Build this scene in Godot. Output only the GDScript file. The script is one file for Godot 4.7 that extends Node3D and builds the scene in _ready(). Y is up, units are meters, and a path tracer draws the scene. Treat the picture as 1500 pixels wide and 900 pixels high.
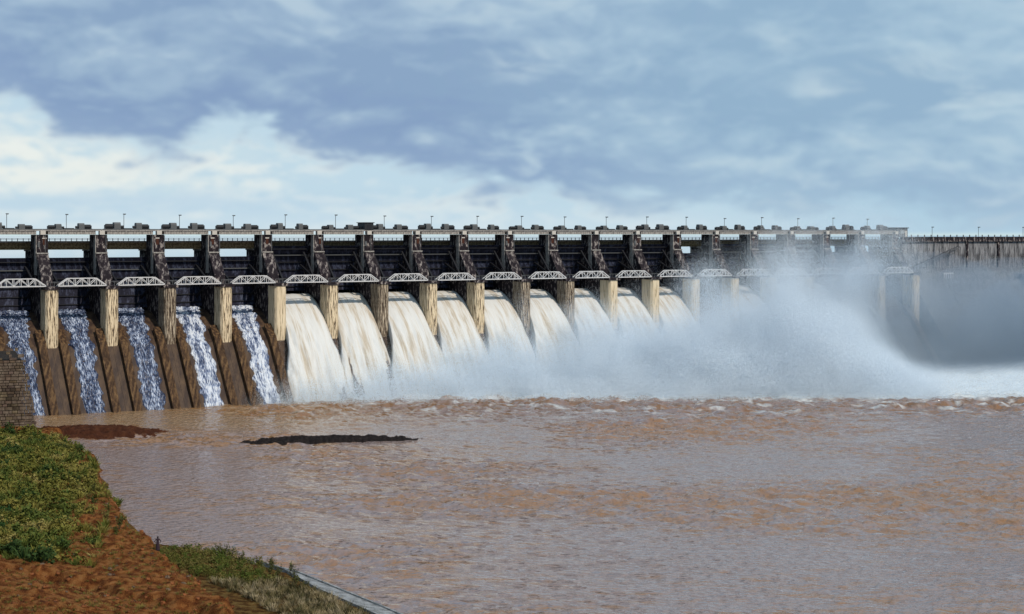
extends Node3D
# A gated spillway dam in flood, seen from the hillside downstream. Water level of the river is y = 0.

const TH := 0.51626            # turn of the dam axis against the picture plane
const EYE := 43.5              # the camera stands about level with the hoist deck
const PITCH := 15.0            # metres from pier to pier
var D := Vector3(cos(TH), 0, -sin(TH))   # along the dam
var N := Vector3(sin(TH), 0, cos(TH))    # downstream
var M := {}
var used := {}
var rng := RandomNumberGenerator.new()
var unit_box := BoxMesh.new()
var unit_cyl := CylinderMesh.new()

func _ready():
	rng.seed = 7
	camera_and_light()
	print("sky ", Time.get_ticks_msec())
	materials()
	print("materials ", Time.get_ticks_msec())
	ground_and_water()
	print("terrain ", Time.get_ticks_msec())
	dam()
	dam_wall()
	print("dam ", Time.get_ticks_msec())
	for b in range(-1, 19):
		bay(b)
	falling_water()
	print("water ", Time.get_ticks_msec())
	bank_things()
	print("bank ", Time.get_ticks_msec())
	mist()

# ------------------------------------------------------------------ camera, sky, sun
func camera_and_light():
	var cam := Camera3D.new()
	cam.name = "camera"
	cam.projection = Camera3D.PROJECTION_FRUSTUM
	cam.near = 1.0
	cam.size = 0.375
	cam.frustum_offset = Vector2(0, -0.045)
	cam.far = 12000.0
	cam.position = Vector3(0, EYE, 0)
	add_child(cam)
	var e := Environment.new()
	e.background_mode = Environment.BG_SKY
	e.tonemap_mode = Environment.TONE_MAPPER_LINEAR
	e.tonemap_exposure = 1.0
	e.sdfgi_enabled = true
	e.ssao_enabled = true
	e.ssil_enabled = true
	e.volumetric_fog_enabled = true
	e.volumetric_fog_density = 0.0
	var sm := PanoramaSkyMaterial.new()
	sm.panorama = sky_texture()
	var sk := Sky.new()
	sk.sky_material = sm
	e.sky = sk
	var we := WorldEnvironment.new()
	we.name = "world"
	we.environment = e
	add_child(we)
	var sun := DirectionalLight3D.new()
	sun.name = "sun"
	sun.light_energy = 1.05
	sun.light_color = Color(1.0, 0.95, 0.88)
	sun.light_angular_distance = 1.0
	sun.shadow_enabled = true
	add_child(sun)
	sun.look_at_from_position(Vector3(0.50, 0.66, 0.56), Vector3.ZERO)

func srgb(r, g, b) -> Vector3:
	return Vector3(r, g, b) / 255.0

var cloud_edge := [[-900, 150], [-400, 110], [0, 152], [110, 205], [240, 232], [320, 200], [420, 212], [520, 240], [640, 262], [760, 282], [900, 296], [1050, 302], [1250, 306], [1500, 314], [2000, 300], [2600, 250]]
var n_soft := FastNoiseLite.new()
var n_fine := FastNoiseLite.new()

func sky_color(az: float, el: float) -> Vector3:
	# clouds on a cylinder round the eye: stretched along the horizon
	var p := Vector3(sin(az) * 10.0, el * 26.0, cos(az) * 10.0)
	var q := p + Vector3(0.22 * n_soft.get_noise_3dv(p * 1.3 + Vector3(31, 0, 0)), 0.26 * n_soft.get_noise_3dv(p * 1.3 + Vector3(0, 57, 0)), 0)
	var a := n_soft.get_noise_3dv(q * 0.8)
	var b := n_fine.get_noise_3dv(q * Vector3(1, 1.3, 1))
	var c := n_fine.get_noise_3dv(q * 2.6 + Vector3(9, 9, 9))
	var f2 := n_fine.get_noise_3dv(q * 6.0 + Vector3(3, 5, 1))
	var x := 99999.0
	if absf(az) < 0.75:
		x = 750.0 + 2400.0 * tan(az)
	var y := 342.0 - 2400.0 * tan(minf(el, 1.4))
	# underside of the cloud deck: its lower edge above the horizon
	var edge := 240.0 + 90.0 * sin(az * 3.0 + 1.0) + 60.0 * sin(az * 7.0)
	if x < 2600.0 and x > -900.0:
		for i in cloud_edge.size() - 1:
			if x >= cloud_edge[i][0] and x < cloud_edge[i + 1][0]:
				var f: float = (x - cloud_edge[i][0]) / (cloud_edge[i + 1][0] - cloud_edge[i][0])
				edge = lerpf(cloud_edge[i][1], cloud_edge[i + 1][1], f * f * (3.0 - 2.0 * f))
	edge += 48.0 * b + 36.0 * c + 24.0 * a + 16.0 * f2
	var above := 1.0 - smoothstep(-34.0, 30.0, y - edge)
	var right := smoothstep(520.0, 1150.0, x)
	# deck: blue grey with violet undersides, lighter and bluer to the right
	var dark := srgb(139, 166, 197).lerp(srgb(148, 179, 205), right)
	var mid := srgb(166, 191, 213).lerp(srgb(169, 197, 217), right)
	var deck := dark.lerp(mid, clampf(0.46 + 0.85 * a + 0.75 * b + 0.5 * c + 0.28 * f2, 0.0, 1.0))
	deck = deck.lerp(srgb(131, 156, 194), 0.55 * clampf(1.0 - absf(y - edge + 42.0) / 60.0, 0.0, 1.0) * (1.0 - 0.75 * right))
	var puff := smoothstep(0.2, 0.7, a * 0.5 + b * 0.7 + c * 0.5) * 0.28
	for g in [[758, 88, 46, 22, 0.75], [1235, 132, 60, 24, 0.6], [1340, 106, 95, 22, 0.5], [1405, 148, 95, 17, 0.6], [1130, 60, 50, 20, 0.25], [1480, 8, 80, 22, 0.3]]:
		var dx: float = (x - g[0]) / g[2]
		var dy: float = (y - g[1]) / g[3]
		puff = maxf(puff, g[4] * exp(-dx * dx - dy * dy) * clampf(0.75 + 1.7 * b + 0.9 * c, 0.0, 1.5))
	deck = deck.lerp(srgb(214, 228, 232), clampf(puff, 0, 1))
	# bright gap below the deck
	var gap := srgb(192, 217, 231).lerp(srgb(222, 233, 235), clampf(0.42 + 1.2 * b + 0.9 * c + 0.5 * f2, 0.0, 1.0))
	var cream := exp(-pow((x - 70.0) / 230.0, 2) - pow((y - 245.0 - 14.0 * b) / 42.0, 2))
	gap = gap.lerp(srgb(233, 239, 235), clampf(cream * 1.1 * (1.0 + 0.8 * c + 0.6 * f2), 0, 1))
	gap = gap.lerp(srgb(188, 213, 230), 0.8 * clampf(exp(-pow((x - 260.0) / 330.0, 2) - pow((y - 299.0 + 12.0 * c) / 15.0, 2)), 0, 1))
	gap = gap.lerp(srgb(206, 224, 234), 0.6 * smoothstep(295.0, 335.0, y))
	gap = gap.lerp(srgb(172, 204, 224), 0.75 * smoothstep(950.0, 1350.0, x) * smoothstep(9999.0, 3000.0, x))
	return gap.lerp(deck, above)

func sky_texture() -> ImageTexture:
	n_soft.seed = 11
	n_soft.noise_type = FastNoiseLite.TYPE_SIMPLEX
	n_soft.fractal_octaves = 3
	n_soft.frequency = 0.42
	n_fine.seed = 23
	n_fine.noise_type = FastNoiseLite.TYPE_SIMPLEX
	n_fine.fractal_octaves = 4
	n_fine.frequency = 0.95
	var w := 4096
	var h := 2048
	var small := Image.create(512, 128, false, Image.FORMAT_RGB8)
	for j in 128:
		var el := PI / 2 - (j + 0.5) / 256.0 * PI
		for i in 512:
			var az := wrapf((i + 0.5) / 512.0 * TAU, -PI, PI)
			var k := sky_color(az, el)
			small.set_pixel(i, j, Color(k.x, k.y, k.z))
	small.resize(w, h / 2, Image.INTERPOLATE_CUBIC)
	var im := Image.create(w, h, false, Image.FORMAT_RGB8)
	im.fill(Color(0.80, 0.87, 0.91))
	im.blit_rect(small, Rect2i(0, 0, w, h / 2), Vector2i.ZERO)
	var rows := 170
	for j in rows:
		var row := h / 2 - 1 - j
		var el := (j + 0.5) / h * PI
		var mixin := smoothstep(float(rows), rows * 0.7, float(j))
		for i in w:
			var az := wrapf((i + 0.5) / w * TAU, -PI, PI)
			if absf(az) > 0.6 and i % 4 != 0:
				continue
			var k := sky_color(az, el)
			var c := im.get_pixel(i, row).lerp(Color(k.x, k.y, k.z), mixin)
			if absf(az) > 0.6:
				im.fill_rect(Rect2i(i, row, 4, 1), c)
			else:
				im.set_pixel(i, row, c)
	return ImageTexture.create_from_image(im)

# ------------------------------------------------------------------ materials
func noise_image(size: int, freq: float, octaves: int, sd: int, kind := FastNoiseLite.TYPE_SIMPLEX) -> Image:
	var n := FastNoiseLite.new()
	n.noise_type = kind
	n.seed = sd
	n.frequency = freq
	n.fractal_octaves = octaves
	return n.get_seamless_image(size, size, false, false, 0.15, true)

func ramp_tex(size: int, a: Image, b: Image, wa: float, wb: float, stops: Array) -> ImageTexture:
	# two grey noises mixed and looked up in a colour ramp [[at, linear r, g, b] ...]
	var lut := []
	for k in 257:
		var t := k / 256.0
		var c := Color(stops[0][1], stops[0][2], stops[0][3])
		for s in stops.size() - 1:
			if t >= stops[s][0]:
				var f: float = clampf((t - stops[s][0]) / maxf(1e-5, stops[s + 1][0] - stops[s][0]), 0, 1)
				c = Color(stops[s][1], stops[s][2], stops[s][3]).lerp(Color(stops[s + 1][1], stops[s + 1][2], stops[s + 1][3]), f)
		lut.append(c.linear_to_srgb())
	var im := Image.create(size, size, false, Image.FORMAT_RGB8)
	for j in size:
		for i in size:
			var v := a.get_pixel(i, j).r * wa + b.get_pixel(i, j).r * wb
			im.set_pixel(i, j, lut[int(clampf(v, 0, 1) * 256.0)])
	return ImageTexture.create_from_image(im)

func mat(key: String, col: Color, rough := 0.9, spec := 0.3) -> StandardMaterial3D:
	var m := StandardMaterial3D.new()
	m.resource_name = key
	m.albedo_color = col
	m.roughness = rough
	m.metallic_specular = spec
	M[key] = m
	return m

func lin(r: float, g: float, b: float) -> Color:
	return Color(r, g, b).linear_to_srgb()

func tri(m: StandardMaterial3D, tex: Texture2D, scale: Vector3, world := true):
	m.albedo_texture = tex
	m.uv1_triplanar = true
	m.uv1_world_triplanar = world
	m.uv1_scale = scale
	m.uv1_triplanar_sharpness = 6.0

func bump(m: StandardMaterial3D, im: Image, strength: float):
	var k: Image = im.duplicate()
	k.convert(Image.FORMAT_RGBA8)
	k.bump_map_to_normal_map(strength)
	m.normal_enabled = true
	m.normal_texture = ImageTexture.create_from_image(k)

func materials():
	var na := noise_image(512, 0.012, 4, 1)
	var nb := noise_image(512, 0.05, 3, 2)
	var nc := noise_image(512, 0.006, 5, 3)
	var nd := noise_image(512, 0.11, 2, 4)
	# cream concrete of the pier noses with black runs of algae
	tri(mat("nose", Color.WHITE, 0.92), ramp_tex(512, na, nb, 0.62, 0.38, [[0.0, 0.02, 0.016, 0.014], [0.37, 0.04, 0.028, 0.020], [0.42, 0.22, 0.15, 0.09], [0.46, 0.60, 0.48, 0.32], [0.75, 0.74, 0.62, 0.44]]), Vector3(0.42, 0.022, 0.42))
	tri(mat("nose_clean", Color.WHITE, 0.92), ramp_tex(512, na, nb, 0.7, 0.3, [[0.0, 0.05, 0.04, 0.03], [0.30, 0.20, 0.15, 0.09], [0.36, 0.56, 0.45, 0.30], [0.75, 0.72, 0.61, 0.44]]), Vector3(0.3, 0.016, 0.3))
	tri(mat("nose_dirty", Color.WHITE, 0.92), ramp_tex(512, na, nb, 0.62, 0.38, [[0.0, 0.02, 0.016, 0.014], [0.46, 0.05, 0.035, 0.026], [0.53, 0.18, 0.13, 0.09], [0.60, 0.42, 0.35, 0.26], [0.8, 0.55, 0.47, 0.36]]), Vector3(0.5, 0.026, 0.5))
	# the same concrete higher up, nearly black with weathering
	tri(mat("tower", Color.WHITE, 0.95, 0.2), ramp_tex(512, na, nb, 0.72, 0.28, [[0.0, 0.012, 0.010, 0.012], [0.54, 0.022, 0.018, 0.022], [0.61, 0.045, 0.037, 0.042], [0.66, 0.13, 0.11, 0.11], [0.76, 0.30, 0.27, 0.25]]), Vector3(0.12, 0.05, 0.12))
	tri(mat("deck", Color.WHITE, 0.9), ramp_tex(512, na, nd, 0.6, 0.4, [[0.0, 0.07, 0.06, 0.06], [0.4, 0.20, 0.185, 0.175], [0.55, 0.33, 0.31, 0.29], [1.0, 0.40, 0.38, 0.35]]), Vector3(0.3, 0.1, 0.3))
	tri(mat("road_girder", Color.WHITE, 0.9), ramp_tex(512, na, nd, 0.6, 0.4, [[0.0, 0.05, 0.035, 0.02], [0.4, 0.14, 0.10, 0.055], [0.55, 0.26, 0.20, 0.11], [1.0, 0.34, 0.27, 0.16]]), Vector3(0.2, 0.2, 0.2))
	# chute: maroon slime and ochre mud on wet concrete
	tri(mat("chute", Color.WHITE, 0.6, 0.4), ramp_tex(512, nc, nb, 0.7, 0.3, [[0.0, 0.018, 0.010, 0.008], [0.42, 0.036, 0.020, 0.014], [0.58, 0.065, 0.038, 0.022], [1.0, 0.12, 0.075, 0.04]]), Vector3(0.12, 0.03, 0.12))
	tri(mat("chute_wall", Color.WHITE, 0.75, 0.3), ramp_tex(512, nc, nb, 0.65, 0.35, [[0.0, 0.014, 0.009, 0.006], [0.42, 0.034, 0.018, 0.010], [0.55, 0.072, 0.038, 0.018], [0.66, 0.13, 0.075, 0.034], [1.0, 0.18, 0.115, 0.055]]), Vector3(0.30, 0.05, 0.30))
	tri(mat("wall_face", Color.WHITE, 0.9), ramp_tex(512, na, nb, 0.6, 0.4, [[0.0, 0.03, 0.03, 0.033], [0.40, 0.05, 0.05, 0.055], [0.50, 0.15, 0.15, 0.16], [0.7, 0.26, 0.26, 0.27]]), Vector3(0.16, 0.012, 0.16))
	tri(mat("wall_slope", Color.WHITE, 0.95), ramp_tex(512, na, nb, 0.6, 0.4, [[0.0, 0.03, 0.03, 0.032], [0.5, 0.10, 0.10, 0.105], [1.0, 0.22, 0.22, 0.225]]), Vector3(0.1, 0.02, 0.1))
	mat("steel_white", lin(0.55, 0.55, 0.56), 0.6)
	mat("steel_dark", lin(0.018, 0.019, 0.024), 0.6)
	mat("machine", lin(0.022, 0.024, 0.028), 0.55)
	mat("machine_grey", lin(0.10, 0.105, 0.11), 0.6)
	mat("lamp_metal", lin(0.08, 0.085, 0.09), 0.5)
	mat("lamp_glass", lin(0.30, 0.32, 0.34), 0.3, 0.5)
	mat("pale", lin(0.50, 0.47, 0.43), 0.9)
	mat("rust", lin(0.06, 0.022, 0.014), 0.85)
	tri(mat("gate_wet", Color.WHITE, 0.7, 0.2), ramp_tex(512, na, nb, 0.6, 0.4, [[0.0, 0.008, 0.008, 0.014], [0.5, 0.016, 0.017, 0.030], [0.62, 0.035, 0.04, 0.07], [1.0, 0.10, 0.12, 0.18]]), Vector3(0.10, 0.03, 0.10))
	# white water with silt streaks (u across, v down the fall)
	var streak := noise_image(512, 0.04, 4, 21)
	var body := noise_image(512, 0.008, 4, 22)
	var jet := mat("white_water", Color.WHITE, 0.75, 0.3)
	jet.albedo_texture = ramp_tex(512, streak, body, 0.4, 0.6, [[0.0, 0.38, 0.32, 0.24], [0.30, 0.47, 0.42, 0.35], [0.42, 0.56, 0.535, 0.49], [0.55, 0.60, 0.60, 0.585], [1.0, 0.63, 0.65, 0.66]])
	bump(jet, streak, 3.0)
	jet.normal_scale = 0.4
	var cell := noise_image(512, 0.045, 4, 41)
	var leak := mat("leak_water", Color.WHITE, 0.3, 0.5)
	leak.albedo_texture = ramp_tex(512, cell, body, 0.6, 0.4, [[0.0, 0.012, 0.016, 0.038], [0.44, 0.028, 0.04, 0.085], [0.56, 0.11, 0.15, 0.25], [0.68, 0.36, 0.42, 0.54], [1.0, 0.62, 0.66, 0.74]])  # deep blue of the reflected sky is painted into the dark tones
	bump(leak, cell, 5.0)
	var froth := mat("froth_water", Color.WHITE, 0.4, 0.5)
	froth.albedo_texture = ramp_tex(512, cell, body, 0.5, 0.5, [[0.0, 0.014, 0.02, 0.05], [0.34, 0.05, 0.075, 0.15], [0.46, 0.22, 0.27, 0.40], [0.58, 0.56, 0.61, 0.69], [1.0, 0.72, 0.75, 0.80]])  # whiter foam; its blue tones again hold painted sky reflection
	froth.normal_enabled = true
	froth.normal_texture = leak.normal_texture
	# river
	var rip := noise_image(512, 0.024, 4, 31)
	var river := mat("river", Color.WHITE, 0.06, 0.68)
	river.vertex_color_use_as_albedo = true
	river.uv1_triplanar = true
	river.uv1_world_triplanar = true
	river.uv1_scale = Vector3(0.034, 0.05, 0.06)
	bump(river, rip, 8.0)
	river.normal_scale = 1.05
	var still := mat("reservoir", lin(0.16, 0.15, 0.13), 0.03, 0.5)
	still.uv1_triplanar = true
	still.uv1_world_triplanar = true
	still.uv1_scale = Vector3(0.1, 0.1, 0.1)
	# soil
	var soil := mat("soil", Color.WHITE, 0.97, 0.15)
	tri(soil, ramp_tex(512, nc, nd, 0.55, 0.45, [[0.0, 0.04, 0.012, 0.006], [0.36, 0.09, 0.027, 0.010], [0.48, 0.19, 0.062, 0.018], [0.58, 0.30, 0.118, 0.036], [1.0, 0.38, 0.20, 0.08]]), Vector3(0.17, 0.17, 0.17))
	soil.vertex_color_use_as_albedo = true
	bump(soil, nd, 9.0)
	soil.normal_scale = 1.5
	tri(mat("mud", Color.WHITE, 0.9, 0.15), ramp_tex(512, nc, nd, 0.5, 0.5, [[0.0, 0.018, 0.008, 0.006], [0.5, 0.05, 0.018, 0.010], [1.0, 0.11, 0.045, 0.022]]), Vector3(0.1, 0.1, 0.1))
	tri(mat("rock", Color.WHITE, 0.9, 0.15), ramp_tex(512, nc, nd, 0.5, 0.5, [[0.0, 0.006, 0.005, 0.006], [0.55, 0.016, 0.013, 0.013], [1.0, 0.05, 0.042, 0.04]]), Vector3(0.25, 0.25, 0.25))
	tri(mat("ramp", Color.WHITE, 0.6, 0.4), ramp_tex(512, nc, nb, 0.5, 0.5, [[0.0, 0.05, 0.05, 0.045], [0.40, 0.13, 0.125, 0.12], [0.5, 0.25, 0.25, 0.25], [1.0, 0.40, 0.40, 0.40]]), Vector3(0.14, 0.14, 0.14))
	tri(mat("masonry", Color.WHITE, 0.9, 0.3), ramp_tex(512, nc, nd, 0.5, 0.5, [[0.0, 0.05, 0.035, 0.026], [0.5, 0.11, 0.08, 0.06], [1.0, 0.26, 0.21, 0.16]]), Vector3(0.2, 0.2, 0.2))
	M.masonry.vertex_color_use_as_albedo = true
	mat("mortar", lin(0.02, 0.015, 0.012), 0.95)
	var leafm := mat("leaf", Color.WHITE, 0.75, 0.2)
	leafm.vertex_color_use_as_albedo = true
	leafm.cull_mode = BaseMaterial3D.CULL_DISABLED
	leafm.backlight = Color(0.25, 0.25, 0.1)
	mat("drops", lin(0.79, 0.89, 0.985), 0.8, 0.3)
	mat("stem", lin(0.07, 0.05, 0.03), 0.9)
	var skin := mat("person", Color.WHITE, 0.85)
	skin.vertex_color_use_as_albedo = true

# ------------------------------------------------------------------ helpers
func numbered(called: String) -> String:
	var k: int = used.get(called, 0)
	used[called] = k + 1
	return called if k == 0 else "%s_%03d" % [called, k]

func nth(k: int) -> String:
	var ones := ["", "first", "second", "third", "fourth", "fifth", "sixth", "seventh", "eighth", "ninth", "tenth", "eleventh", "twelfth", "thirteenth", "fourteenth", "fifteenth", "sixteenth", "seventeenth", "eighteenth", "nineteenth"]
	var tens := ["", "", "twent", "thirt", "fort"]
	if k < 20: return ones[k]
	return tens[k / 10] + "ieth" if k % 10 == 0 else tens[k / 10] + "y-" + ones[k % 10]

func meta(o: Node, label := "", category := "", group := "", kind := ""):
	if label: o.set_meta("label", label)
	if category: o.set_meta("category", category)
	if group: o.set_meta("group", group)
	if kind: o.set_meta("kind", kind)

func thing(called: String, label: String, category: String, at := Vector3.ZERO, turn := 0.0, group := "") -> Node3D:
	var o := Node3D.new()
	o.name = numbered(called)
	add_child(o)
	o.position = at
	o.rotation.y = turn
	meta(o, label, category, group)
	return o

func copy_of(src: Node3D, called: String, label := "", group := "") -> Node3D:
	var o: Node3D = src.duplicate()
	o.name = numbered(called)
	add_child(o)
	if label: o.set_meta("label", label)
	if group: o.set_meta("group", group)
	return o

func part(called: String, mesh: Mesh, m: Material, parent: Node, at := Vector3.ZERO) -> MeshInstance3D:
	var o := MeshInstance3D.new()
	o.name = called
	o.mesh = mesh
	o.material_override = m
	parent.add_child(o, true)
	o.position = at
	return o

func boxp(called: String, parent: Node, lo: Vector3, hi: Vector3, m: Material) -> MeshInstance3D:
	var o := part(called, unit_box, m, parent)
	o.transform = Transform3D(Basis.from_scale(hi - lo), (lo + hi) * 0.5)
	return o

func bar(called: String, parent: Node, a: Vector3, b: Vector3, w: float, m: Material) -> MeshInstance3D:
	var o := part(called, unit_box, m, parent)
	var y := (b - a).normalized()
	var x := y.cross(Vector3(0, 0, 1)).normalized() if absf(y.z) < 0.9 else y.cross(Vector3(1, 0, 0)).normalized()
	o.transform = Transform3D(Basis(x * w, y * (b - a).length(), x.cross(y) * w), (a + b) * 0.5)
	return o

func rod(called: String, parent: Node, a: Vector3, b: Vector3, r: float, m: Material) -> MeshInstance3D:
	var o := part(called, unit_cyl, m, parent)
	var y := (b - a).normalized()
	var x := y.cross(Vector3(0, 0, 1)).normalized() if absf(y.z) < 0.9 else y.cross(Vector3(1, 0, 0)).normalized()
	o.transform = Transform3D(Basis(x * r * 2, y * (b - a).length() * 0.5, x.cross(y) * r * 2), (a + b) * 0.5)
	return o

class Shape:
	var v := PackedVector3Array()
	var n := PackedVector3Array()
	var c := PackedColorArray()
	var uv := PackedVector2Array()
	var idx := PackedInt32Array()
	var col := Color.WHITE
	func tri(a: Vector3, b: Vector3, d: Vector3):      # clockwise seen from outside
		var k := (d - a).cross(b - a).normalized()
		for p in [a, b, d]:
			v.append(p); n.append(k); c.append(col); uv.append(Vector2.ZERO); idx.append(v.size() - 1)
	func quad(a: Vector3, b: Vector3, d: Vector3, e: Vector3):
		var k := (d - a).cross(b - a).normalized()
		var s := v.size()
		for p in [a, b, d, e]:
			v.append(p); n.append(k); c.append(col); uv.append(Vector2.ZERO)
		idx.append_array([s, s + 1, s + 2, s, s + 2, s + 3])
	func box(lo: Vector3, hi: Vector3):
		var p := func(i: int, j: int, k: int) -> Vector3: return Vector3(hi.x if i else lo.x, hi.y if j else lo.y, hi.z if k else lo.z)
		quad(p.call(0, 0, 1), p.call(0, 1, 1), p.call(1, 1, 1), p.call(1, 0, 1))
		quad(p.call(1, 0, 0), p.call(1, 1, 0), p.call(0, 1, 0), p.call(0, 0, 0))
		quad(p.call(0, 0, 0), p.call(0, 1, 0), p.call(0, 1, 1), p.call(0, 0, 1))
		quad(p.call(1, 0, 1), p.call(1, 1, 1), p.call(1, 1, 0), p.call(1, 0, 0))
		quad(p.call(0, 1, 1), p.call(0, 1, 0), p.call(1, 1, 0), p.call(1, 1, 1))
		quad(p.call(0, 0, 0), p.call(0, 0, 1), p.call(1, 0, 1), p.call(1, 0, 0))
	func prism(prof: PackedVector2Array, x0: float, x1: float):   # profile (z, y) swept along x
		var s := 0.0
		for i in prof.size():
			s += prof[i].cross(prof[(i + 1) % prof.size()])
		for i in prof.size():
			var a := prof[i]
			var b := prof[(i + 1) % prof.size()]
			if s < 0: var t := a; a = b; b = t
			quad(Vector3(x0, a.y, a.x), Vector3(x0, b.y, b.x), Vector3(x1, b.y, b.x), Vector3(x1, a.y, a.x))
			var k := (b - a)
			for q in 4: n[n.size() - 1 - q] = Vector3(0, -k.x, k.y).normalized()
		var t3 := Geometry2D.triangulate_polygon(prof)
		for i in range(0, t3.size(), 3):
			for side in [x0, x1]:
				var at := v.size()
				for q in 3:
					var p := prof[t3[i + q]]
					v.append(Vector3(side, p.y, p.x)); n.append(Vector3(-1 if side == x0 else 1, 0, 0)); c.append(col); uv.append(Vector2.ZERO); idx.append(at + q)
	func column(plan: PackedVector2Array, y0: float, y1: float):  # plan (x, z) raised
		var s := 0.0
		for i in plan.size():
			s += plan[i].cross(plan[(i + 1) % plan.size()])
		for i in plan.size():
			var a := plan[i]
			var b := plan[(i + 1) % plan.size()]
			if s < 0: var t := a; a = b; b = t
			quad(Vector3(a.x, y0, a.y), Vector3(b.x, y0, b.y), Vector3(b.x, y1, b.y), Vector3(a.x, y1, a.y))
			var k := b - a
			for q in 4: n[n.size() - 1 - q] = Vector3(k.y, 0, -k.x).normalized()
		var t3 := Geometry2D.triangulate_polygon(plan)
		for i in range(0, t3.size(), 3):
			var at := v.size()
			for q in 3:
				v.append(Vector3(plan[t3[i + q]].x, y1, plan[t3[i + q]].y)); n.append(Vector3.UP); c.append(col); uv.append(Vector2.ZERO); idx.append(at + q)
	func mesh() -> ArrayMesh:
		for t in range(0, idx.size(), 3):
			var p := v[idx[t]]
			if (v[idx[t + 2]] - p).cross(v[idx[t + 1]] - p).dot(n[idx[t]] + n[idx[t + 1]] + n[idx[t + 2]]) < 0.0:
				var k := idx[t + 1]
				idx[t + 1] = idx[t + 2]
				idx[t + 2] = k
		var a := []
		a.resize(Mesh.ARRAY_MAX)
		a[Mesh.ARRAY_VERTEX] = v; a[Mesh.ARRAY_NORMAL] = n; a[Mesh.ARRAY_COLOR] = c; a[Mesh.ARRAY_TEX_UV] = uv; a[Mesh.ARRAY_INDEX] = idx
		var m := ArrayMesh.new()
		m.add_surface_from_arrays(Mesh.PRIMITIVE_TRIANGLES, a)
		return m

func sheet(nx: int, nz: int, pos: PackedVector3Array, cols: PackedColorArray, uvs := PackedVector2Array()) -> ArrayMesh:
	# a grid of nx by nz points with smooth normals; x runs first
	var nor := PackedVector3Array()
	nor.resize(pos.size())
	for j in nz:
		for i in nx:
			var k := j * nx + i
			var dx := pos[j * nx + mini(i + 1, nx - 1)] - pos[j * nx + maxi(i - 1, 0)]
			var dz := pos[mini(j + 1, nz - 1) * nx + i] - pos[maxi(j - 1, 0) * nx + i]
			nor[k] = dz.cross(dx).normalized()
	var idx := PackedInt32Array()
	idx.resize((nx - 1) * (nz - 1) * 6)
	var t := 0
	for j in nz - 1:
		for i in nx - 1:
			var k := j * nx + i
			for q in [k, k + 1, k + nx + 1, k, k + nx + 1, k + nx]:
				idx[t] = q; t += 1
	var a := []
	a.resize(Mesh.ARRAY_MAX)
	a[Mesh.ARRAY_VERTEX] = pos; a[Mesh.ARRAY_NORMAL] = nor; a[Mesh.ARRAY_INDEX] = idx
	if cols.size(): a[Mesh.ARRAY_COLOR] = cols
	if uvs.size(): a[Mesh.ARRAY_TEX_UV] = uvs
	var m := ArrayMesh.new()
	m.add_surface_from_arrays(Mesh.PRIMITIVE_TRIANGLES, a)
	return m

func dam_at(s: float, n := 0.0, y := 0.0) -> Vector3:
	# s counts bays along the dam, n metres downstream of the deck's middle line
	return Vector3(-113.2, 0, -418.5) + D * (s * PITCH) + N * n + Vector3(0, y, 0)

func curve(pts: Array, x: float) -> float:
	if x <= pts[0][0]: return pts[0][1]
	for i in pts.size() - 1:
		if x <= pts[i + 1][0]:
			return lerpf(pts[i][1], pts[i + 1][1], (x - pts[i][0]) / (pts[i + 1][0] - pts[i][0]))
	return pts[-1][1]

var chute_curve := [[-6.0, 21.0], [-4.0, 22.8], [-1.0, 23.4], [2.0, 22.9], [5.0, 21.5], [8.0, 19.4], [13.0, 15.3], [19.0, 7.6], [25.0, 0.0], [29.0, -5.2]]

# ------------------------------------------------------------------ ground and water
var edge_x := [[60.0, 14.0], [100.0, -6.0], [130.0, -17.0], [153.0, -26.0], [194.0, -42.0], [207.0, -47.5], [230.0, -56.0], [255.0, -64.5], [285.0, -73.0], [302.0, -78.0], [320.0, -86.0], [345.0, -97.0]]
var edge_h := [[60.0, 18.0], [100.0, 14.0], [130.0, 10.0], [153.0, 8.0], [194.0, 5.8], [230.0, 5.3], [255.0, 4.8], [302.0, 2.6], [320.0, 1.8], [345.0, 1.6]]
var low_x := [[60.0, 60.0], [140.0, 9.0], [165.0, -3.0], [185.0, -15.0], [203.0, -26.5], [218.0, -40.0], [224.0, -49.0], [232.0, -70.0]]
var n_ter := FastNoiseLite.new()
var n_rock := FastNoiseLite.new()

func bank_inland(x: float, z: float) -> float:
	return curve(edge_x, -z) + 1.6 * n_ter.get_noise_1d(z * 2.2) - x

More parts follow.
